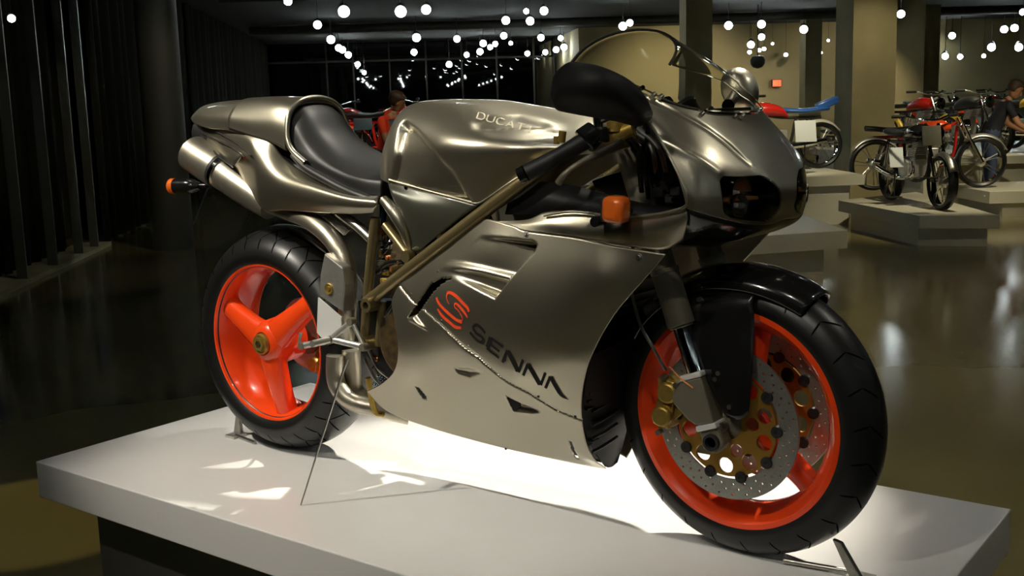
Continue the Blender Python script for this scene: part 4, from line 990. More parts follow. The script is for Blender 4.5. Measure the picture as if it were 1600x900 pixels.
def column(px0, px1, v_, m, lab, rnd=False):
    u0, u1 = px0[0], px1[0]
    if rnd: vf = lathe([((u1-u0)/2, ZF), ((u1-u0)/2, 2.95)], ((u0+u1)/2, v_, 0), 40, 'z')
    else: vf = b2(u0, u1, v_, v_+(u1-u0), ZF, 2.95)
    return hall('column', vf, m, lab=lab, cat='column', smooth=rnd)
q = [(-2.97,13.40,0.820),(-2.50,13.40,0.805)]; column(q[0], q[1], 13.4, DARKW, 'dark round column behind the tail of the large motorcycle', True)
q = [(6.53,15.80,0.487),(7.18,15.80,0.467)]; column(q[0], q[1], 15.8, CONC, 'broad square concrete column between the display bikes')
q = [(5.68,22.00,2.287),(6.21,22.00,2.275)]; column(q[0], q[1], 22, CONC, 'brown concrete column right behind the windscreen')
q = [(9.99,22.00,0.921),(10.59,22.00,0.904)]; column(q[0], q[1], 22, WALLM, 'pale lit pier just right of the broad concrete column')
q = [(9.96,27.00,0.980),(10.37,27.00,0.968)]; column(q[0], q[1], 27, CONC, 'narrow dark pier on the back wall right of the exit sign')
q = [(12.03,25.00,0.898),(12.40,25.00,0.888)]; column(q[0], q[1], 25, CONC, 'slim dark pier right of the pale lit pier')
# soffit and ducts under the ceiling
for (a, b, z, d_, lab) in (((-4, 27), (20, 25), 2.84, .10, 'fat round duct under the ceiling before the back wall'), ((2.2, 8), (9.0, 18), 2.78, .14, 'round duct crossing the ceiling over the windscreen'), ((-3, 20), (12, 19), 2.88, .05, 'thin black pipe under the ceiling')):
    hall('duct', cyl((max(-3.4, a[0]), a[1], z), (b[0], b[1], z), d_, n=24), DARKW, lab=lab, cat='duct')
# ---------------- track lights
LTS = [(-1.50,16.31,2.500),(-1.41,20.77,2.500),(-0.81,18.13,2.500),(0.08,18.35,2.500),(0.48,18.10,2.500),(-1.43,25.04,2.500),(-1.44,28.35,2.500),(-1.50,31.50,2.619),(-1.39,32.50,2.526),(0.43,25.07,2.500),(0.47,32.50,2.552),(1.36,25.87,2.500),(1.48,33.00,2.205),(2.00,33.00,2.466),(2.11,27.92,2.500),(2.32,32.00,2.499),(2.61,32.00,2.616),(2.44,28.33,2.500),(2.36,25.12,2.500),(1.99,20.70,2.500),(2.16,18.86,2.500),(2.47,20.99,2.500),(2.45,18.81,2.500),(2.82,28.21,2.500),(3.32,26.14,2.500),(3.78,33.00,2.459),(4.31,33.00,2.483),(4.63,33.00,2.549),(4.64,31.50,2.541),(3.84,26.57,2.500),(4.60,22.92,2.500),(4.14,20.00,2.355),(6.97,23.46,2.500),(7.63,23.30,2.500),(8.19,25.00,2.331),(8.74,27.50,2.289),(9.30,25.35,2.500),(9.18,29.00,2.166),(9.44,29.00,2.209),(9.57,29.00,2.239),(9.46,28.00,2.316),(10.16,29.00,2.076),(10.70,29.00,2.096),(11.12,29.00,2.102),(10.92,28.00,2.361),(7.15,17.50,2.102),(8.17,20.00,2.040),(9.76,21.31,2.500),(15.05,29.66,2.500),(15.19,27.25,2.500),(15.21,26.81,2.500),(14.19,26.00,2.016),(14.88,26.00,1.999),(14.54,29.00,1.935),(14.96,29.00,1.908),(15.62,29.00,1.909),(12.37,21.52,2.500),(-1.16,33.00,2.272),(-0.98,33.00,2.031),(-2.26,7.00,1.547)]
LSZ = [6,6,9,9,7,6,5,5,5,6,5,5,5,4,5,5,4,4,5,6,4,6,6,3,5,4,4,5,5,4,6,5,6,6,5,6,7,3,3,3,2,3,4,2,2,3,4,6,6,6,6,6,6,5,4,3,5,4,3,4]
head = join(lathe([(0, .12), (.035, .12), (.045, .06), (.048, -.012), (.044, -.012), (.04, .03), (0, .04)], (0, 0, 0), 20, 'z'))
def aim(o, d):
    # tilt the head so that its bulb looks along d; the stem stays upright and reaches the ceiling
    q = Vector(d).normalized().to_track_quat('-Z', 'Y'); o.rotation_euler = q.to_euler(); s = o.scale[0]
    for ch_ in o.children:
        if ch_.name.startswith('stem'):
            ch_.rotation_mode = 'QUATERNION'; ch_.rotation_quaternion = q.inverted(); ch_.scale = (1, 1, max(.1, (2.95-o.location.z)/s))
def track_head(loc, rot, s, glow, lab, group, bulb_r=1.):
    t = mk('track_light', head, MATTE, None); t.location = loc; t.rotation_euler = rot; t.scale = (s, s, s)
    tag(t, lab, 'spotlight', group)
    mk('bulb', lathe([(0, -.072), (.022, -.066), (.038, -.050), (.044, -.028), (.040, -.006), (.030, .01), (0, .02)], (0, 0, 0), 16, 'z'), glow, t)
    mk('stem', cyl((0, 0, 0), (0, 0, 1), .004, n=6), MATTE, t)
    return t
base = None; NEARL = []
for (u_, v_, z_), sz in zip(LTS, LSZ):
    s = max(.5, min(2.0, sz*1.0*v_/1737/.044))
    loc = W(u_, v_, z_)
    if base is None:
        base = o = track_head(loc, (0, 0, 0), 1, BULB, 'x', 'x', 1)
    else: o = copy_tree(base)
    o.location = loc; o.scale = (s, s, s)
    dd = (CAM-loc); dd.z = 0; aim(o, dd.normalized()+Vector((0, 0, -.35)))
    NEARL.append((o, u_, v_))
    col_ = 'left' if u_ < -.5 else ('middle' if u_ < 4.4 else 'right')
    dist = 'near' if v_ < 20 else ('mid-distance' if v_ < 28 else 'far')
    tag(o, 'glowing ceiling spotlight, one of the %s ones %s' % (dist, {'left': 'above the left curtains and windows', 'middle': 'above the night windows and the tank', 'right': 'before the beige back wall'}[col_]), 'spotlight', 'ceiling spotlights %s %s' % (dist, col_))
ORD = 'first second third fourth fifth sixth seventh eighth ninth tenth eleventh twelfth thirteenth fourteenth fifteenth sixteenth seventeenth eighteenth nineteenth twentieth'.split()
from collections import defaultdict
gr_ = defaultdict(list)
for o, u_, v_ in NEARL: gr_[o['group']].append((u_/v_, o))
for k_, L_ in gr_.items():
    L_.sort(key=lambda a: a[0])
    for n_, (_, o) in enumerate(L_):
        if len(L_) > 1: o['label'] = '%s from the left of the %s' % (ORD[n_] if n_ < 20 else str(n_+1), k_.replace('ceiling spotlights ', 'glowing ceiling spotlights, ').replace('mid-distance', 'middle distance'))
# rows that run on overhead and behind the camera; the night glass mirrors them
for r_, (u_, vs) in enumerate(((-1.9, range(-12, 30, 3)), (0.2, range(-10, 12, 4)), (3.4, range(-12, 14, 3)), (5.6, range(-12, 10, 4)))):
    for v_ in vs:
        if 0 < v_ < 31 and r_ == 0 and v_ > 13: continue
        o = copy_tree(base); o.location = W(u_+.1*math.sin(v_*3), v_, 2.5); o.scale = (1, 1, 1); aim(o, FW_+Vector((0, 0, -.35)))
        tag(o, 'ceiling spotlight reflected in the far night windows', 'spotlight', 'ceiling spotlights seen only as reflections')
for i, (l, d) in enumerate(HEADS):
    o = copy_tree(base); o.location = l-d*.03; o.scale = (1, 1, 1); aim(o, d)
    tag(o, 'ceiling spotlight aimed down at the large grey motorcycle', 'spotlight', 'spotlights over the white platform')
# hall wash: added lamps without heads that brighten wall, pedestals, floor and column
def hkey(a, b, p, size=70, blend=.8, col=(1, .90, .62)): spot(W(*a), W(*b), p*1.9, size, blend, .05, col)
hkey((7.2, 26.5, 2.6), (7.5, 30, .6), 190, 90)
hkey((11.5, 26.5, 2.6), (11.5, 30, .6), 70, 90)
hkey((6.4, 14.0, 2.6), (6.9, 16.2, .8), 60, 70)
hkey((9.2, 19.8, 2.6), (9.2, 22, .8), 120, 60)
hkey((4.8, 12.6, 2.5), (4.9, 14.4, .1), 130, 60)
hkey((5.6, 10.6, 2.5), (6.0, 12.0, -.2), 130, 60)
hkey((8.0, 12.2, 2.5), (7.8, 14.0, -.1), 130, 70)
hkey((9.0, 15.5, 2.5), (8.6, 17.0, .2), 120, 70)
hkey((2.3, 7.0, 2.5), (2.4, 8.2, 0), 22, 60)
hkey((-1.0, 12.5, 2.6), (-.6, 14.4, .7), 80, 24)
hkey((-1.2, 10.5, 2.6), (-2.9, 13.4, .8), 45, 45)
hkey((.7, 12.0, 2.6), (-.1, 14.2, .95), 45, 30)
hkey((4.4, 5.6, 2.6), (4.3, 6.2, ZF), 45, 85)
hkey((7.5, 8.6, 2.6), (7.4, 8.8, ZF), 45, 85)
hkey((3.4, 3.6, 2.6), (3.2, 4.0, ZF), 30, 85)
hkey((6.0, 6.5, 2.5), (5.6, 8.2, ZF), 30, 80)
spot((-1.95, .5, 2.7), (-1.66, .12, ZF), 130, 19, .25, .03, (1, .85, .42))
hkey((-2.2, 9.5, 2.6), (-3.6, 11.5, ZF), 10, 60)
# ---------------- plinths
def plinth(name, top, z1, th, inset, lab, m=PLINB, mb=PLINB, grp=None):
    # top: outline (u,v) counted round; a slab over a recessed base
    e = empty(name, W(top[0][0], top[0][1], ZF), 0, lab, 'display platform', grp)
    P = [W(a, b, 0) for a, b in top]; c = sum(P, Vector())/len(P); o0 = e.location
    def pz(P, z): return [tuple(Vector((p.x, p.y, z))-o0) for p in P]
    slab = plate(pz(P, z1), (0, 0, -th)); mk('slab', slab, m, e, smooth=False, bevel=.003)
    Q = [c+(p-c)*(1-inset/(p-c).length) for p in P]
    mk('base', plate(pz(Q, z1-th), (0, 0, -(z1-th-ZF))), mb, e, smooth=False)
    return e
# the big white platform under the motorcycle
pe = empty('display_platform', (.651, .021, ZF), 0, 'low white display platform under the large grey motorcycle', 'display platform')
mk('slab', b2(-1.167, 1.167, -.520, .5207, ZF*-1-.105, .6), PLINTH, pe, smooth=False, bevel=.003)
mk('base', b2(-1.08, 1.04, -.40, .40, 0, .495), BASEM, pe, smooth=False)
qa = [(2.02,8.06,0.000),(3.15,7.47,0.000),(3.28,8.28,0.000),(2.39,8.90,0.000)]
plinth('display_platform', [(2.0, 7.45), (qa[1][0], 7.65), (qa[1][0]+.1, 8.9), (2.0, 8.9)], 0, .13, .18, 'grey pedestal slab just behind the front wheel of the large motorcycle')
qb = [(4.41,14.19,0.000),(5.59,13.18,0.000)]
plinth('display_platform', [(2.1, qb[1][1]-.15), (qb[1][0], qb[1][1]-.15), (qb[1][0]+.1, qb[1][1]+1.6), (2.1, qb[1][1]+1.6)], 0, .12, .2, 'tall beige pedestal under the bike with the blue and red bodywork')
qc = [(5.19,10.78,-0.270),(5.89,10.50,-0.270),(5.13,12.75,-0.270)]
N_, R_2, L_ = qc; K_ = (L_[0]+R_2[0]-N_[0]+.6, L_[1]+R_2[1]-N_[1]+1.0)
plinth('display_platform', [(N_[0], N_[1]), (R_2[0], R_2[1]), K_, (L_[0], L_[1])], -.27, .13, .18, 'low grey platform at the right carrying the chrome scrambler bikes')
plinth('display_platform', [(7.2, 13.1), (12.5, 12.5), (12.8, 14.3), (7.3, 14.5)], -.27, .15, .2, 'long low platform at the right edge under the orange tanked bike')
plinth('display_platform', [(7.6, 15.9), (13.5, 15.7), (13.6, 20.6), (7.7, 20.6)], .0, .12, .2, 'rear raised platform along the back row of bikes')
plinth('display_platform', [(-1.8, 14.6), (1.6, 14.6), (1.6, 18.2), (-1.8, 18.2)], .1, .10, .15, 'distant platform under the red bikes left of the tank', BASEM, BASEM)
# ---------------- background bikes
def bgbike(name, u_, v_, z_, rz, lab, R_=.31, wb=1.33, tankm=REDP, seatm=SEATM, fend=STEEL, framem=MATTE, hb=.98, sc=1., plate_m=None, plate_m2=SIGNM):
    b = empty(name, W(u_, v_, z_), HR+rz, lab, 'motorcycle'); b.scale = (sc, sc, sc)
    for x in (0, wb):
        w_ = mk('wheel', lathe([(R_*.80, -.03), (R_*.83, -.03), (R_*.83, .03), (R_*.80, .03)], (x, 0, R_), 40, closed=True), CHROME, b)
        mk('tyre', lathe([(R_*.82, -.035), (R_*.9, -.055), (R_*.98, -.035), (R_, 0), (R_*.98, .035), (R_*.9, .055), (R_*.82, .035)], (x, 0, R_), 48, closed=True), RUBBER, w_)
        mk('hub', lathe([(0, -.05), (.035, -.05), (.06, -.03), (.06, .03), (.035, .05), (0, .05)], (x, 0, R_), 20), ALU, w_)
        sp_ = [cyl((x+.05*math.cos(a), .03*(-1)**k, R_+.05*math.sin(a)), (x+R_*.8*math.cos(a+.25*(-1)**(k//2)), 0, R_+R_*.8*math.sin(a+.25*(-1)**(k//2))), .003, n=4, caps=False) for k, a in enumerate([2*math.pi*i/28 for i in range(28)])]
        mk('spokes', join(*sp_), STEEL, w_)['kind'] = 'stuff'
        a0, a1 = (20, 170) if x == 0 else (25, 140)
        rr = R_*1.12
        g_ = grid([[(x+(rr-.02*abs(q))*math.cos(math.radians(a)), .055*q, R_+(rr-.04*abs(q))*math.sin(math.radians(a))) for q in (-1, 0, 1)] for a in range(a0, a1, 25)], 3, 3)[:2]
        mk('mudguard', g_, fend, b, solid=.004)
    ht = (wb-.30, 0, .88)
    for s in (-1, 1):
        mk('fork_leg', join(cyl((wb, s*.07, R_), (wb-.16, s*.07, .62), .022, n=12), cyl((wb-.16, s*.07, .62), (wb-.30, s*.07, .90), .017, n=12)), CHROME, b)
        mk('shock', cyl((.03, s*.10, R_), (.16, s*.10, .66), .025, n=12), CHROME, b)
        mk('swingarm', cyl((0, s*.08, R_), (.45, s*.08, .36), .018, n=10), framem, b)
        mk('footrest', cyl((.50, s*.10, .33), (.50, s*.22, .33), .012, n=8), STEEL, b)
        mk('grip', cyl((wb-.42, s*.24, hb), (wb-.50, s*.36, hb+.0), .018, n=10), MATTE, b)
        mk('exhaust_pipe', tube([(.78, s*.09, .48), (.86, s*.12, .36), (.7, s*.14, .30), (.3, s*.15, .32), (-.05, s*.15, .38)], [.02, .02, .022, .035, .035], 12, 5), CHROME, b)
    mk('handlebar', tube([(wb-.42, -.24, hb), (wb-.34, -.08, hb-.04), (wb-.34, .08, hb-.04), (wb-.42, .24, hb)], .012, 10, 5), CHROME, b)
    mk('headlight', lathe([(0, -.05), (.05, -.04), (.08, 0), (.085, .05), (.0, .06)], (wb-.22, 0, .80), 24, 'x'), CHROME, b)
    mk('frame', join(tube([(wb-.31, 0, .80), (.95, 0, .34), (.45, 0, .30), (.32, 0, .66)], .02, 10, 6), tube([(wb-.32, 0, .84), (.6, 0, .70), (-.02, 0, .68)], .02, 10, 6)), framem, b)
    mk('crankcase', join(cyl((.62, -.13, .40), (.62, .13, .40), .13, n=28), box((.62, 0, .42), (.34, .16, .22))), ALU, b, bevel=.01)
    cy_ = [box((.72+.035*k*.35, 0, .53+.022*k), (.16, .15, .010), Matrix.Rotation(-.2, 3, 'Y')) for k in range(8)]
    mk('cylinder', box((.74, 0, .60), (.10, .11, .2), Matrix.Rotation(-.2, 3, 'Y')), CAST, b)
    for vf_ in cy_: mk('cooling_fin', vf_, ALU, b, smooth=False)
    tz = [(.42, .02, .70), (.50, .085, .76), (.68, .125, .80), (.84, .12, .80), (.95, .06, .79)]
    g_ = grid([[(x, w2*math.cos(a), zc+.085*(w2/.12)*math.sin(a)) for a in [2*math.pi*i/12 for i in range(12)]] for x, w2, zc in tz], 2, 4, close_u=True)
    mk('fuel_tank', (g_[0], [tuple(reversed(f)) for f in g_[1]]+[tuple(range(g_[2])), tuple(reversed(range((g_[3]-1)*g_[2], g_[3]*g_[2])))]), tankm, b)
    g_ = grid([[(x, .11*w2*math.cos(a), z2+.035*math.sin(a)) for a in [2*math.pi*i/12 for i in range(12)]] for x, w2, z2 in ((-.12, .6, .80), (0, 1, .79), (.2, 1.1, .77), (.42, .8, .78), (.5, .4, .79))], 2, 4, close_u=True)
    mk('seat', (g_[0], [tuple(reversed(f)) for f in g_[1]]+[tuple(range(g_[2])), tuple(reversed(range((g_[3]-1)*g_[2], g_[3]*g_[2])))]), seatm, b)
    if plate_m: mk('number_plate', box(plate_m, (.26, .01, .22)), plate_m2, b, bevel=.003)
    return b
P_ = math.pi
# facing left, behind the nose
q = [(5.57,14.60,0.297)][0]; q0 = [(5.41,14.16,0.000)][0]
bA = bgbike('motorcycle', q[0], 14.55, 0, P_*.98, 'red and blue bike on the tall beige pedestal behind the nose fairing', tankm=REDP, seatm=BLUEP, fend=CREAM)
mk('tail_piece', box((-.10, 0, .86), (.30, .16, .10), Matrix.Rotation(.35, 3, 'Y')), BLUEP, bA, bevel=.02)
mk('nose_cowl', join(box((1.12, 0, .84), (.34, .30, .20), Matrix.Rotation(.3, 3, 'Y'))), BLUEP, bA, bevel=.05)
q = [(5.77,11.50,-0.000),(5.65,11.24,-0.270),(5.70,12.58,-0.270)]
w1, w2 = q[1], q[2]
bgbike('motorcycle', w2[0], w2[1], -.27, math.atan2(w1[1]-w2[1], w1[0]-w2[0]), 'black and chrome scrambler with a grey card, nearest on the low grey platform', wb=math.hypot(w1[0]-w2[0], w1[1]-w2[1]), tankm=BLACK, R_=.29)
q = [(6.63,11.45,-0.270),(6.16,11.83,-0.270)]
bgbike('motorcycle', q[1][0]-.1, 13.9, -.27, -.12, 'orange tanked off-road bike facing right at the right edge', tankm=ORP, wb=1.36, framem=REDP, R_=.33, fend=ALU)
for (px, vv, zz, rz, tm, fm, lab) in ((1405, 16.9, 0, -1.3, REDP, YELP, 'red and yellow motocross bike on the rear platform beside the broad column'), (1440, 19.2, 0, -1.3, CREAM, ORP, 'white tanked bike with orange mudguards in the back row'), (1482, 16.9, 0, -1.3, MATTE, STEEL, 'black bike in the back row right of the white tanked one'),
        (1520, 19.2, 0, -1.3, REDP, STEEL, 'dark red bike in the back row left of the standing visitor'), (1590, 16.9, 0, -1.3, YELP, STEEL, 'yellow bike in the back row at the right edge')):
    u__ = (px-625)/1737*vv*1.0
    bgbike('motorcycle', u__, vv, zz, rz, lab, tankm=tm, fend=fm, R_=.31, wb=1.3)
bgbike('motorcycle', (1300-625)/1737*24, 24, ZF, -1.3, 'small chrome bike half hidden behind the broad concrete column', tankm=CREAM, R_=.32)
bgbike('motorcycle', (548-625)/1737*15, 14.9, .1, .5, 'red bike left of the visitor in the red shirt', tankm=ORP, fend=ORP, framem=REDP)
bgbike('motorcycle', (600-625)/1737*17, 17, .1, 2.4, 'dark bike with red fuel tank low behind the seat of the large motorcycle', tankm=REDP, framem=REDP)
# cards and signs
def card(name, px, v_, wd, h, m, lab, rz=0, tilt=.2, stand=True):
    u_, z_ = px[0], px[2]; e = empty(name, W(u_, v_, z_), HR+rz, lab, 'sign')
    mk('panel', box((0, 0, 0), (wd, .012, h), Matrix.Rotation(-tilt, 3, 'X')), m, e, smooth=False, bevel=.002)
    if stand: mk('stand', join(cyl((0, .02, -h/2), (0, .03, -h/2-.32), .008, n=8), box((0, .03, -h/2-.33), (.14, .12, .012))), MATTE, e)
    return e
card('info_card', [(5.03,13.60,0.530)][0], 13.6, .27, .27, SIGNM, 'white information card before the rear wheel of the red and blue bike')
card('info_card', [(5.35,10.90,0.527)][0], 10.9, .20, .20, SIGND, 'grey information card above the front wheel of the scrambler')
card('info_card', [(5.44,11.90,0.262)][0], 11.9, .16, .22, SIGNM, 'white narrow card beside the rear wheel of the scrambler')
card('info_card', [(-0.45,13.50,0.785)][0], 13.5, .22, .15, SIGNM, 'pale card left of the visitor in the red shirt', 0, .5)
card('info_card', [(-0.03,13.30,0.760)][0], 13.3, .20, .17, SIGNM, 'pale card in front of the visitor in the red shirt', .3, .5)
ex = empty('exit_sign', W(*[(10.22,29.90,1.349)][0]), HR, 'glowing red exit sign on the beige back wall', 'exit sign')
mk('sign_box', box((0, 0, 0), (.26, .08, .20)), MATTE, ex, smooth=False, bevel=.004)
mk('glowing_face', box((0, -.042, 0), (.23, .006, .17)), EXITM, ex, smooth=False)
EX = {'E': [(0, 0, .2, 1), (0, 0, 1, .18), (0, .41, .85, .59), (0, .82, 1, 1)], 'X': None, 'I': [(.4, 0, .6, 1)], 'T': [(.4, 0, .6, 1), (0, .82, 1, 1)]}
for k, c_ in enumerate('EXIT'):
    x0 = -.095+k*.05
    if EX[c_]: vf = join(*[b2(x0+a*.036, x0+b*.036, -.049, -.045, -.045+c*.09, -.045+d*.09) for a, c, b, d in EX[c_]])
    else: vf = join(*[box((x0+.018, -.047, 0), (.009, .004, .096), Matrix.Rotation(s*.36, 3, 'Y')) for s in (-1, 1)])
    mk('letter', vf, CREAM, ex, smooth=False)
q = [(7.78,24.00,1.733)][0]
hall('ceiling_speaker', join(lathe([(0, -.14), (.10, -.11), (.15, -.04), (.16, .04), (.12, .12), (0, .15)], q, 28, 'z'), cyl((q[0], q[1], q[2]+.12), (q[0], q[1], 2.95), .012, n=8)), MATTE, lab='round black speaker hanging before the back wall right of the windscreen', cat='speaker')
# a small plinth reflected/seen past the left posts
sm = empty('display_plinth', W(-5.0, 11.5, ZF), HR, 'small pale plinth glimpsed between the left curtains', 'display platform'); bpy.data.objects.remove(sm)
# ---------------- wheel chocks
ch = empty('wheel_chock', (1.41, 0, 0), 0, 'small clear and steel chock under the front tyre of the large motorcycle', 'wheel chock')
k_ = [(1.607,-.020,.078),(1.637,-.020,.028),(1.615,-.020,.018),(1.498,-.050,.029),(1.620,-.050,.035)]
cg = Vector((1.41, 0, 0))
def loc_(p): return tuple(Vector(p)-cg)
mk('bracket_arm', plate([(.203, -.035, .078), (.222, -.035, .074), (.268, -.035, .004), (.243, -.035, .0)], (0, .012, 0)), STEEL, ch, bevel=.002, smooth=False)
mk('bracket_foot', box((.255, -.02, .004), (.05, .05, .006)), STEEL, ch, smooth=False)
mk('chock_rail', cyl((.10, -.03, .008), (.235, -.01, .008), .006), STEEL, ch)
cr_o = empty('wheel_chock', (0, 0, 0), 0, 'small clear and steel chock behind the rear tyre of the large motorcycle', 'wheel chock')
mk('bracket_arm', plate([(-.205, -.03, .07), (-.218, -.03, .065), (-.235, -.03, .0), (-.20, -.03, .0)], (0, .012, 0)), STEEL, cr_o, bevel=.002, smooth=False)
mk('chock_rail', cyl((-.21, -.04, .006), (-.10, -.06, .006), .005), STEEL, cr_o)
mk('chock_foot', box((-.215, -.035, .004), (.04, .05, .008)), ALU, cr_o, smooth=False)
# ---------------- people
def person(name, loc, rz, J, lab, shirt, trousers, hair_m, sleeves='short'):
    """J: joint dict in body space (x forward, y left, z up), metres"""
    e = empty(name, loc, rz, lab, 'person')
    names = list(J); idx = {n: i for i, n in enumerate(names)}
    bones = [('pelvis', 'belly'), ('belly', 'chest'), ('chest', 'neck'), ('neck', 'head0')]
    for s in 'LR':
        bones += [('chest', 'sh'+s), ('sh'+s, 'el'+s), ('el'+s, 'wr'+s), ('wr'+s, 'pm'+s), ('pelvis', 'hip'+s), ('hip'+s, 'kn'+s), ('kn'+s, 'an'+s), ('an'+s, 'toe'+s)]
    rad = {'pelvis': .135, 'belly': .125, 'chest': .135, 'neck': .055, 'head0': .055, 'sh': .065, 'el': .042, 'wr': .028, 'pm': .032, 'hip': .092, 'kn': .060, 'an': .042, 'toe': .035}
    V = [J[n] for n in names]; E = [(idx[a], idx[b]) for a, b in bones]
    R = [rad.get(n, rad.get(n[:-1], .03)) for n in names]
    for s, sy in (('L', 1), ('R', -1)):
        pm = Vector(J['pm'+s]); wr = Vector(J['wr'+s]); d = (pm-wr).normalized(); side = d.cross(Vector((0, 0, 1)))
        if side.length < .1: side = Vector((0, 1, 0))
        side.normalize(); nrm = side.cross(d)
        for k, (o_, ln) in enumerate(((-.030, .060), (-.010, .072), (.010, .068), (.029, .052))):
            p0 = pm+side*o_+d*.01; p1 = p0+d*ln*.55-nrm*.006; p2 = p1+d*ln*.4-nrm*.022
            i0 = len(V); V += [tuple(p0), tuple(p1), tuple(p2)]; R += [.011, .0095, .008]; E += [(idx['pm'+s], i0), (i0, i0+1), (i0+1, i0+2)]; names += ['f'+s]*3
        p0 = wr+d*.03+side*.038; p1 = p0+d*.035+side*.018-nrm*.01; i0 = len(V)
        V += [tuple(p0), tuple(p1)]; R += [.013, .010]; E += [(idx['wr'+s], i0), (i0, i0+1)]; names += ['f'+s]*2
    me = bpy.data.meshes.new('body'); me.from_pydata([tuple(v) for v in V], E, []); o = bpy.data.objects.new('body', me); COL.objects.link(o)
    sk = o.modifiers.new('skin', 'SKIN'); 
    if not me.skin_vertices:
        me.skin_vertices.data if False else None
    for i, sv in enumerate(me.skin_vertices[0].data):
        sv.radius = (R[i], R[i]*(1.25 if names[i] in ('pelvis', 'belly', 'chest') else 1)) if False else (R[i], R[i]); sv.use_root = (i == idx['pelvis'])
    o.modifiers.new('sub', 'SUBSURF').levels = 2; o.modifiers['sub'].render_levels = 2
    dg = bpy.context.evaluated_depsgraph_get(); dg.update(); m2 = bpy.data.meshes.new_from_object(o.evaluated_get(dg)); bpy.data.objects.remove(o)
    for m_ in (SKIN, shirt, trousers, MATTE): m2.materials.append(m_) if len(m2.materials) < 4 else None
    segs = [(Vector(V[a]), Vector(V[b]), names[a], names[b]) for a, b in E]
    for p in m2.polygons:
        c = Vector(p.center); best = None
        for a, b, na, nb in segs:
            ab = b-a; t = max(0, min(1, (c-a).dot(ab)/(ab.length_squared+1e-9))); d_ = (c-a-ab*t).length
            if best is None or d_ < best[0]: best = (d_, na, nb, t)
        _, na, nb, t = best
        n_ = nb if nb[:-1] not in ('',) else nb
        if na[0] == 'f' or n_[0] == 'f' or n_[:2] == 'pm': k = 0
        elif n_[:2] == 'wr': k = 0 if sleeves == 'short' else 1
        elif n_[:2] == 'el': k = 1 if (sleeves != 'short' or t < .6) else 0
        elif n_ == 'head0' or (n_ == 'neck' and t > .75): k = 0
        elif n_[:3] in ('hip',) or n_[:2] in ('kn', 'an'): k = 2
        elif n_[:3] == 'toe': k = 3
        elif na == 'pelvis' and t < .35: k = 2
        else: k = 1
        p.material_index = k
    ob = bpy.data.objects.new('body', m2); COL.objects.link(ob); ob.parent = e; m2.shade_smooth()
    # head: skull + jaw + face
    hc = Vector(J['head1']); up = (hc-Vector(J['head0'])).normalized(); fwd = Vector(J['face']).normalized(); fwd = (fwd-up*fwd.dot(up)).normalized(); lf = up.cross(fwd)
    HMx = Matrix((( *fwd, 0), (*lf, 0), (*up, 0), (0, 0, 0, 1))).transposed(); HMx = Matrix.Translation(hc) @ HMx
    rows = []
    for z, xf_, xb, y in ((-.118, .045, -.005, .02), (-.112, .075, -.02, .038), (-.085, .088, -.045, .055), (-.05, .088, -.075, .066), (-.02, .086, -.092, .072), (.01, .088, -.098, .075), (.05, .086, -.096, .074), (.085, .066, -.08, .062), (.108, .035, -.05, .038), (.115, .01, -.02, .015)):
        rows.append([((xf_ if math.cos(a) > 0 else -xb)*math.cos(a), y*math.sin(a), z) for a in [2*math.pi*i/16 for i in range(16)]])
    g_ = grid(rows, 2, 3, close_u=True); capf = [tuple(reversed(range(g_[2]))), tuple(range((g_[3]-1)*g_[2], g_[3]*g_[2]))]
    hd = mk('head', xf((g_[0], list(g_[1])+capf), HMx), SKIN, e)
    mk('nose', xf(join(tube([(.084, 0, .012), (.100, 0, -.02), (.108, 0, -.034), (.088, 0, -.042)], [.008, .011, .014, .008], 8, 4)), HMx), SKIN, hd)
    for s in (-1, 1):
        mk('ear', xf(lathe([(0, -.008), (.018, -.006), (.026, .0), (.02, .006), (0, .004)], (-.005, s*.076, -.01), 14), HMx), SKIN, hd)
        mk('eye', xf(lathe([(0, -.009), (.009, -.004), (.011, .004), (0, .008)], (.078, s*.032, .012), 10, 'x'), HMx), MATTE, hd)
        mk('eyebrow', xf(box((.086, s*.032, .034), (.008, .032, .007)), HMx), hair_m, hd)
    mk('mouth', xf(box((.083, 0, -.066), (.012, .042, .008)), HMx), REDL, hd)
    hr = []
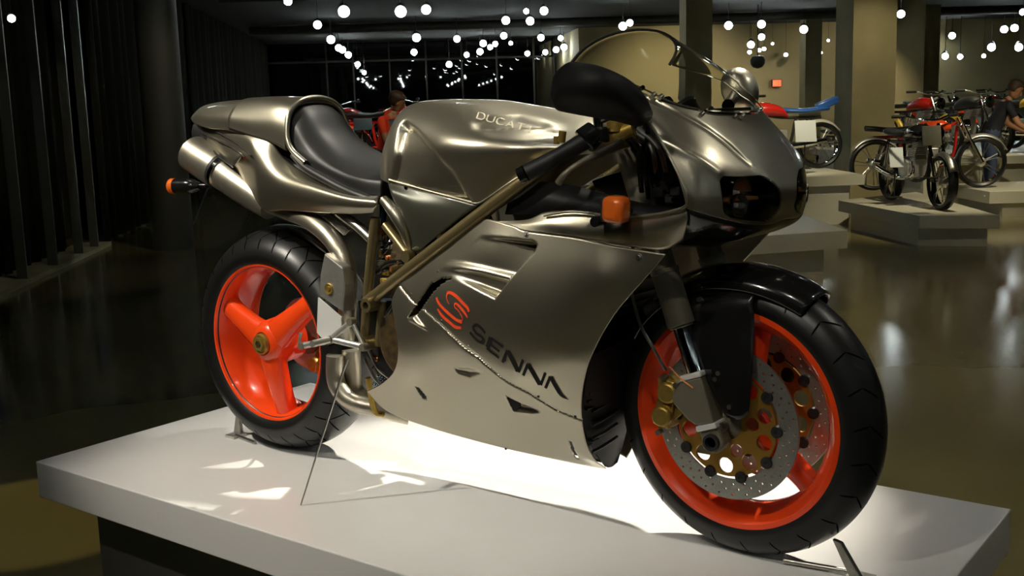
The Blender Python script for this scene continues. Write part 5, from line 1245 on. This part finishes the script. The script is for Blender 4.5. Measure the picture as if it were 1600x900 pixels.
    for z, k in ((-.06, .7), (-.02, 1), (.03, 1.08), (.07, 1.1), (.105, .8), (.122, .35)):
        hr.append([(-.012+(.06 if z < .05 else .095*k if z < .1 else .05)*max(0, math.cos(a))*(.0 if z < .03 else 1)-(.0 if math.cos(a) > 0 else .102*k*abs(math.cos(a))), .083*min(1, k)*math.sin(a), z) for a in [2*math.pi*i/16 for i in range(16)]])
    g_ = grid(hr, 2, 3, close_u=True)
    mk('hair', xf((g_[0], list(g_[1])+[tuple(range((g_[3]-1)*g_[2], g_[3]*g_[2]))]), HMx), hair_m, hd)
    return e
def pose(lean, turn=0, armf=.35, h=1.0):
    # a standing figure that leans forward at the hips by `lean` radians, arms reaching down and forwards
    c, s = math.cos(lean), math.sin(lean)
    def up_(x, y, z):      # rotate upper body about the pelvis
        dx, dz = x, z-.95; return (dx*c+dz*s, y, .95-dx*s+dz*c)
    J = {'pelvis': (0, 0, .95), 'belly': up_(0, 0, 1.10), 'chest': up_(0, 0, 1.33), 'neck': up_(.01, 0, 1.47), 'head0': up_(.03, 0, 1.54)}
    h1 = Vector(J['head0'])+Vector((.06, 0, .10)); J['head1'] = tuple(h1); J['face'] = (math.cos(turn), math.sin(turn), -.12)
    for k, sy in (('L', 1), ('R', -1)):
        sh = Vector(up_(0, sy*.18, 1.40)); el = sh+Vector((armf*.35, sy*.05, -.26)); wr = el+Vector((armf*.65, -sy*.02, -.12)); pm = wr+Vector((.07, 0, -.03))
        J['sh'+k] = tuple(sh); J['el'+k] = tuple(el); J['wr'+k] = tuple(wr); J['pm'+k] = tuple(pm)
        J['hip'+k] = (0, sy*.10, .90); J['kn'+k] = (.03, sy*.11, .50); J['an'+k] = (-.02, sy*.12, .085); J['toe'+k] = (.14, sy*.14, .04)
    return {k: (tuple(a*h for a in v) if k != 'face' else v) for k, v in J.items()}
qm = [(0.03,14.20,1.095)][0]
person('person', W(qm[0]-.22, 14.2, ZF), HR-.75, pose(.22, .75, .35, 1.02), 'man in a red shirt leaning forward beyond the tank of the large motorcycle', CLOTHR, JEAN, HAIR)
qn = [(8.27,14.90,0.695)][0]
person('person', W(qn[0]-.12, 14.9, ZF), HR-.5+.3, pose(.42), 'visitor in a dark shirt and blue jeans bending over the bikes at the right edge', CLOTHD, JEAN, HAIR)
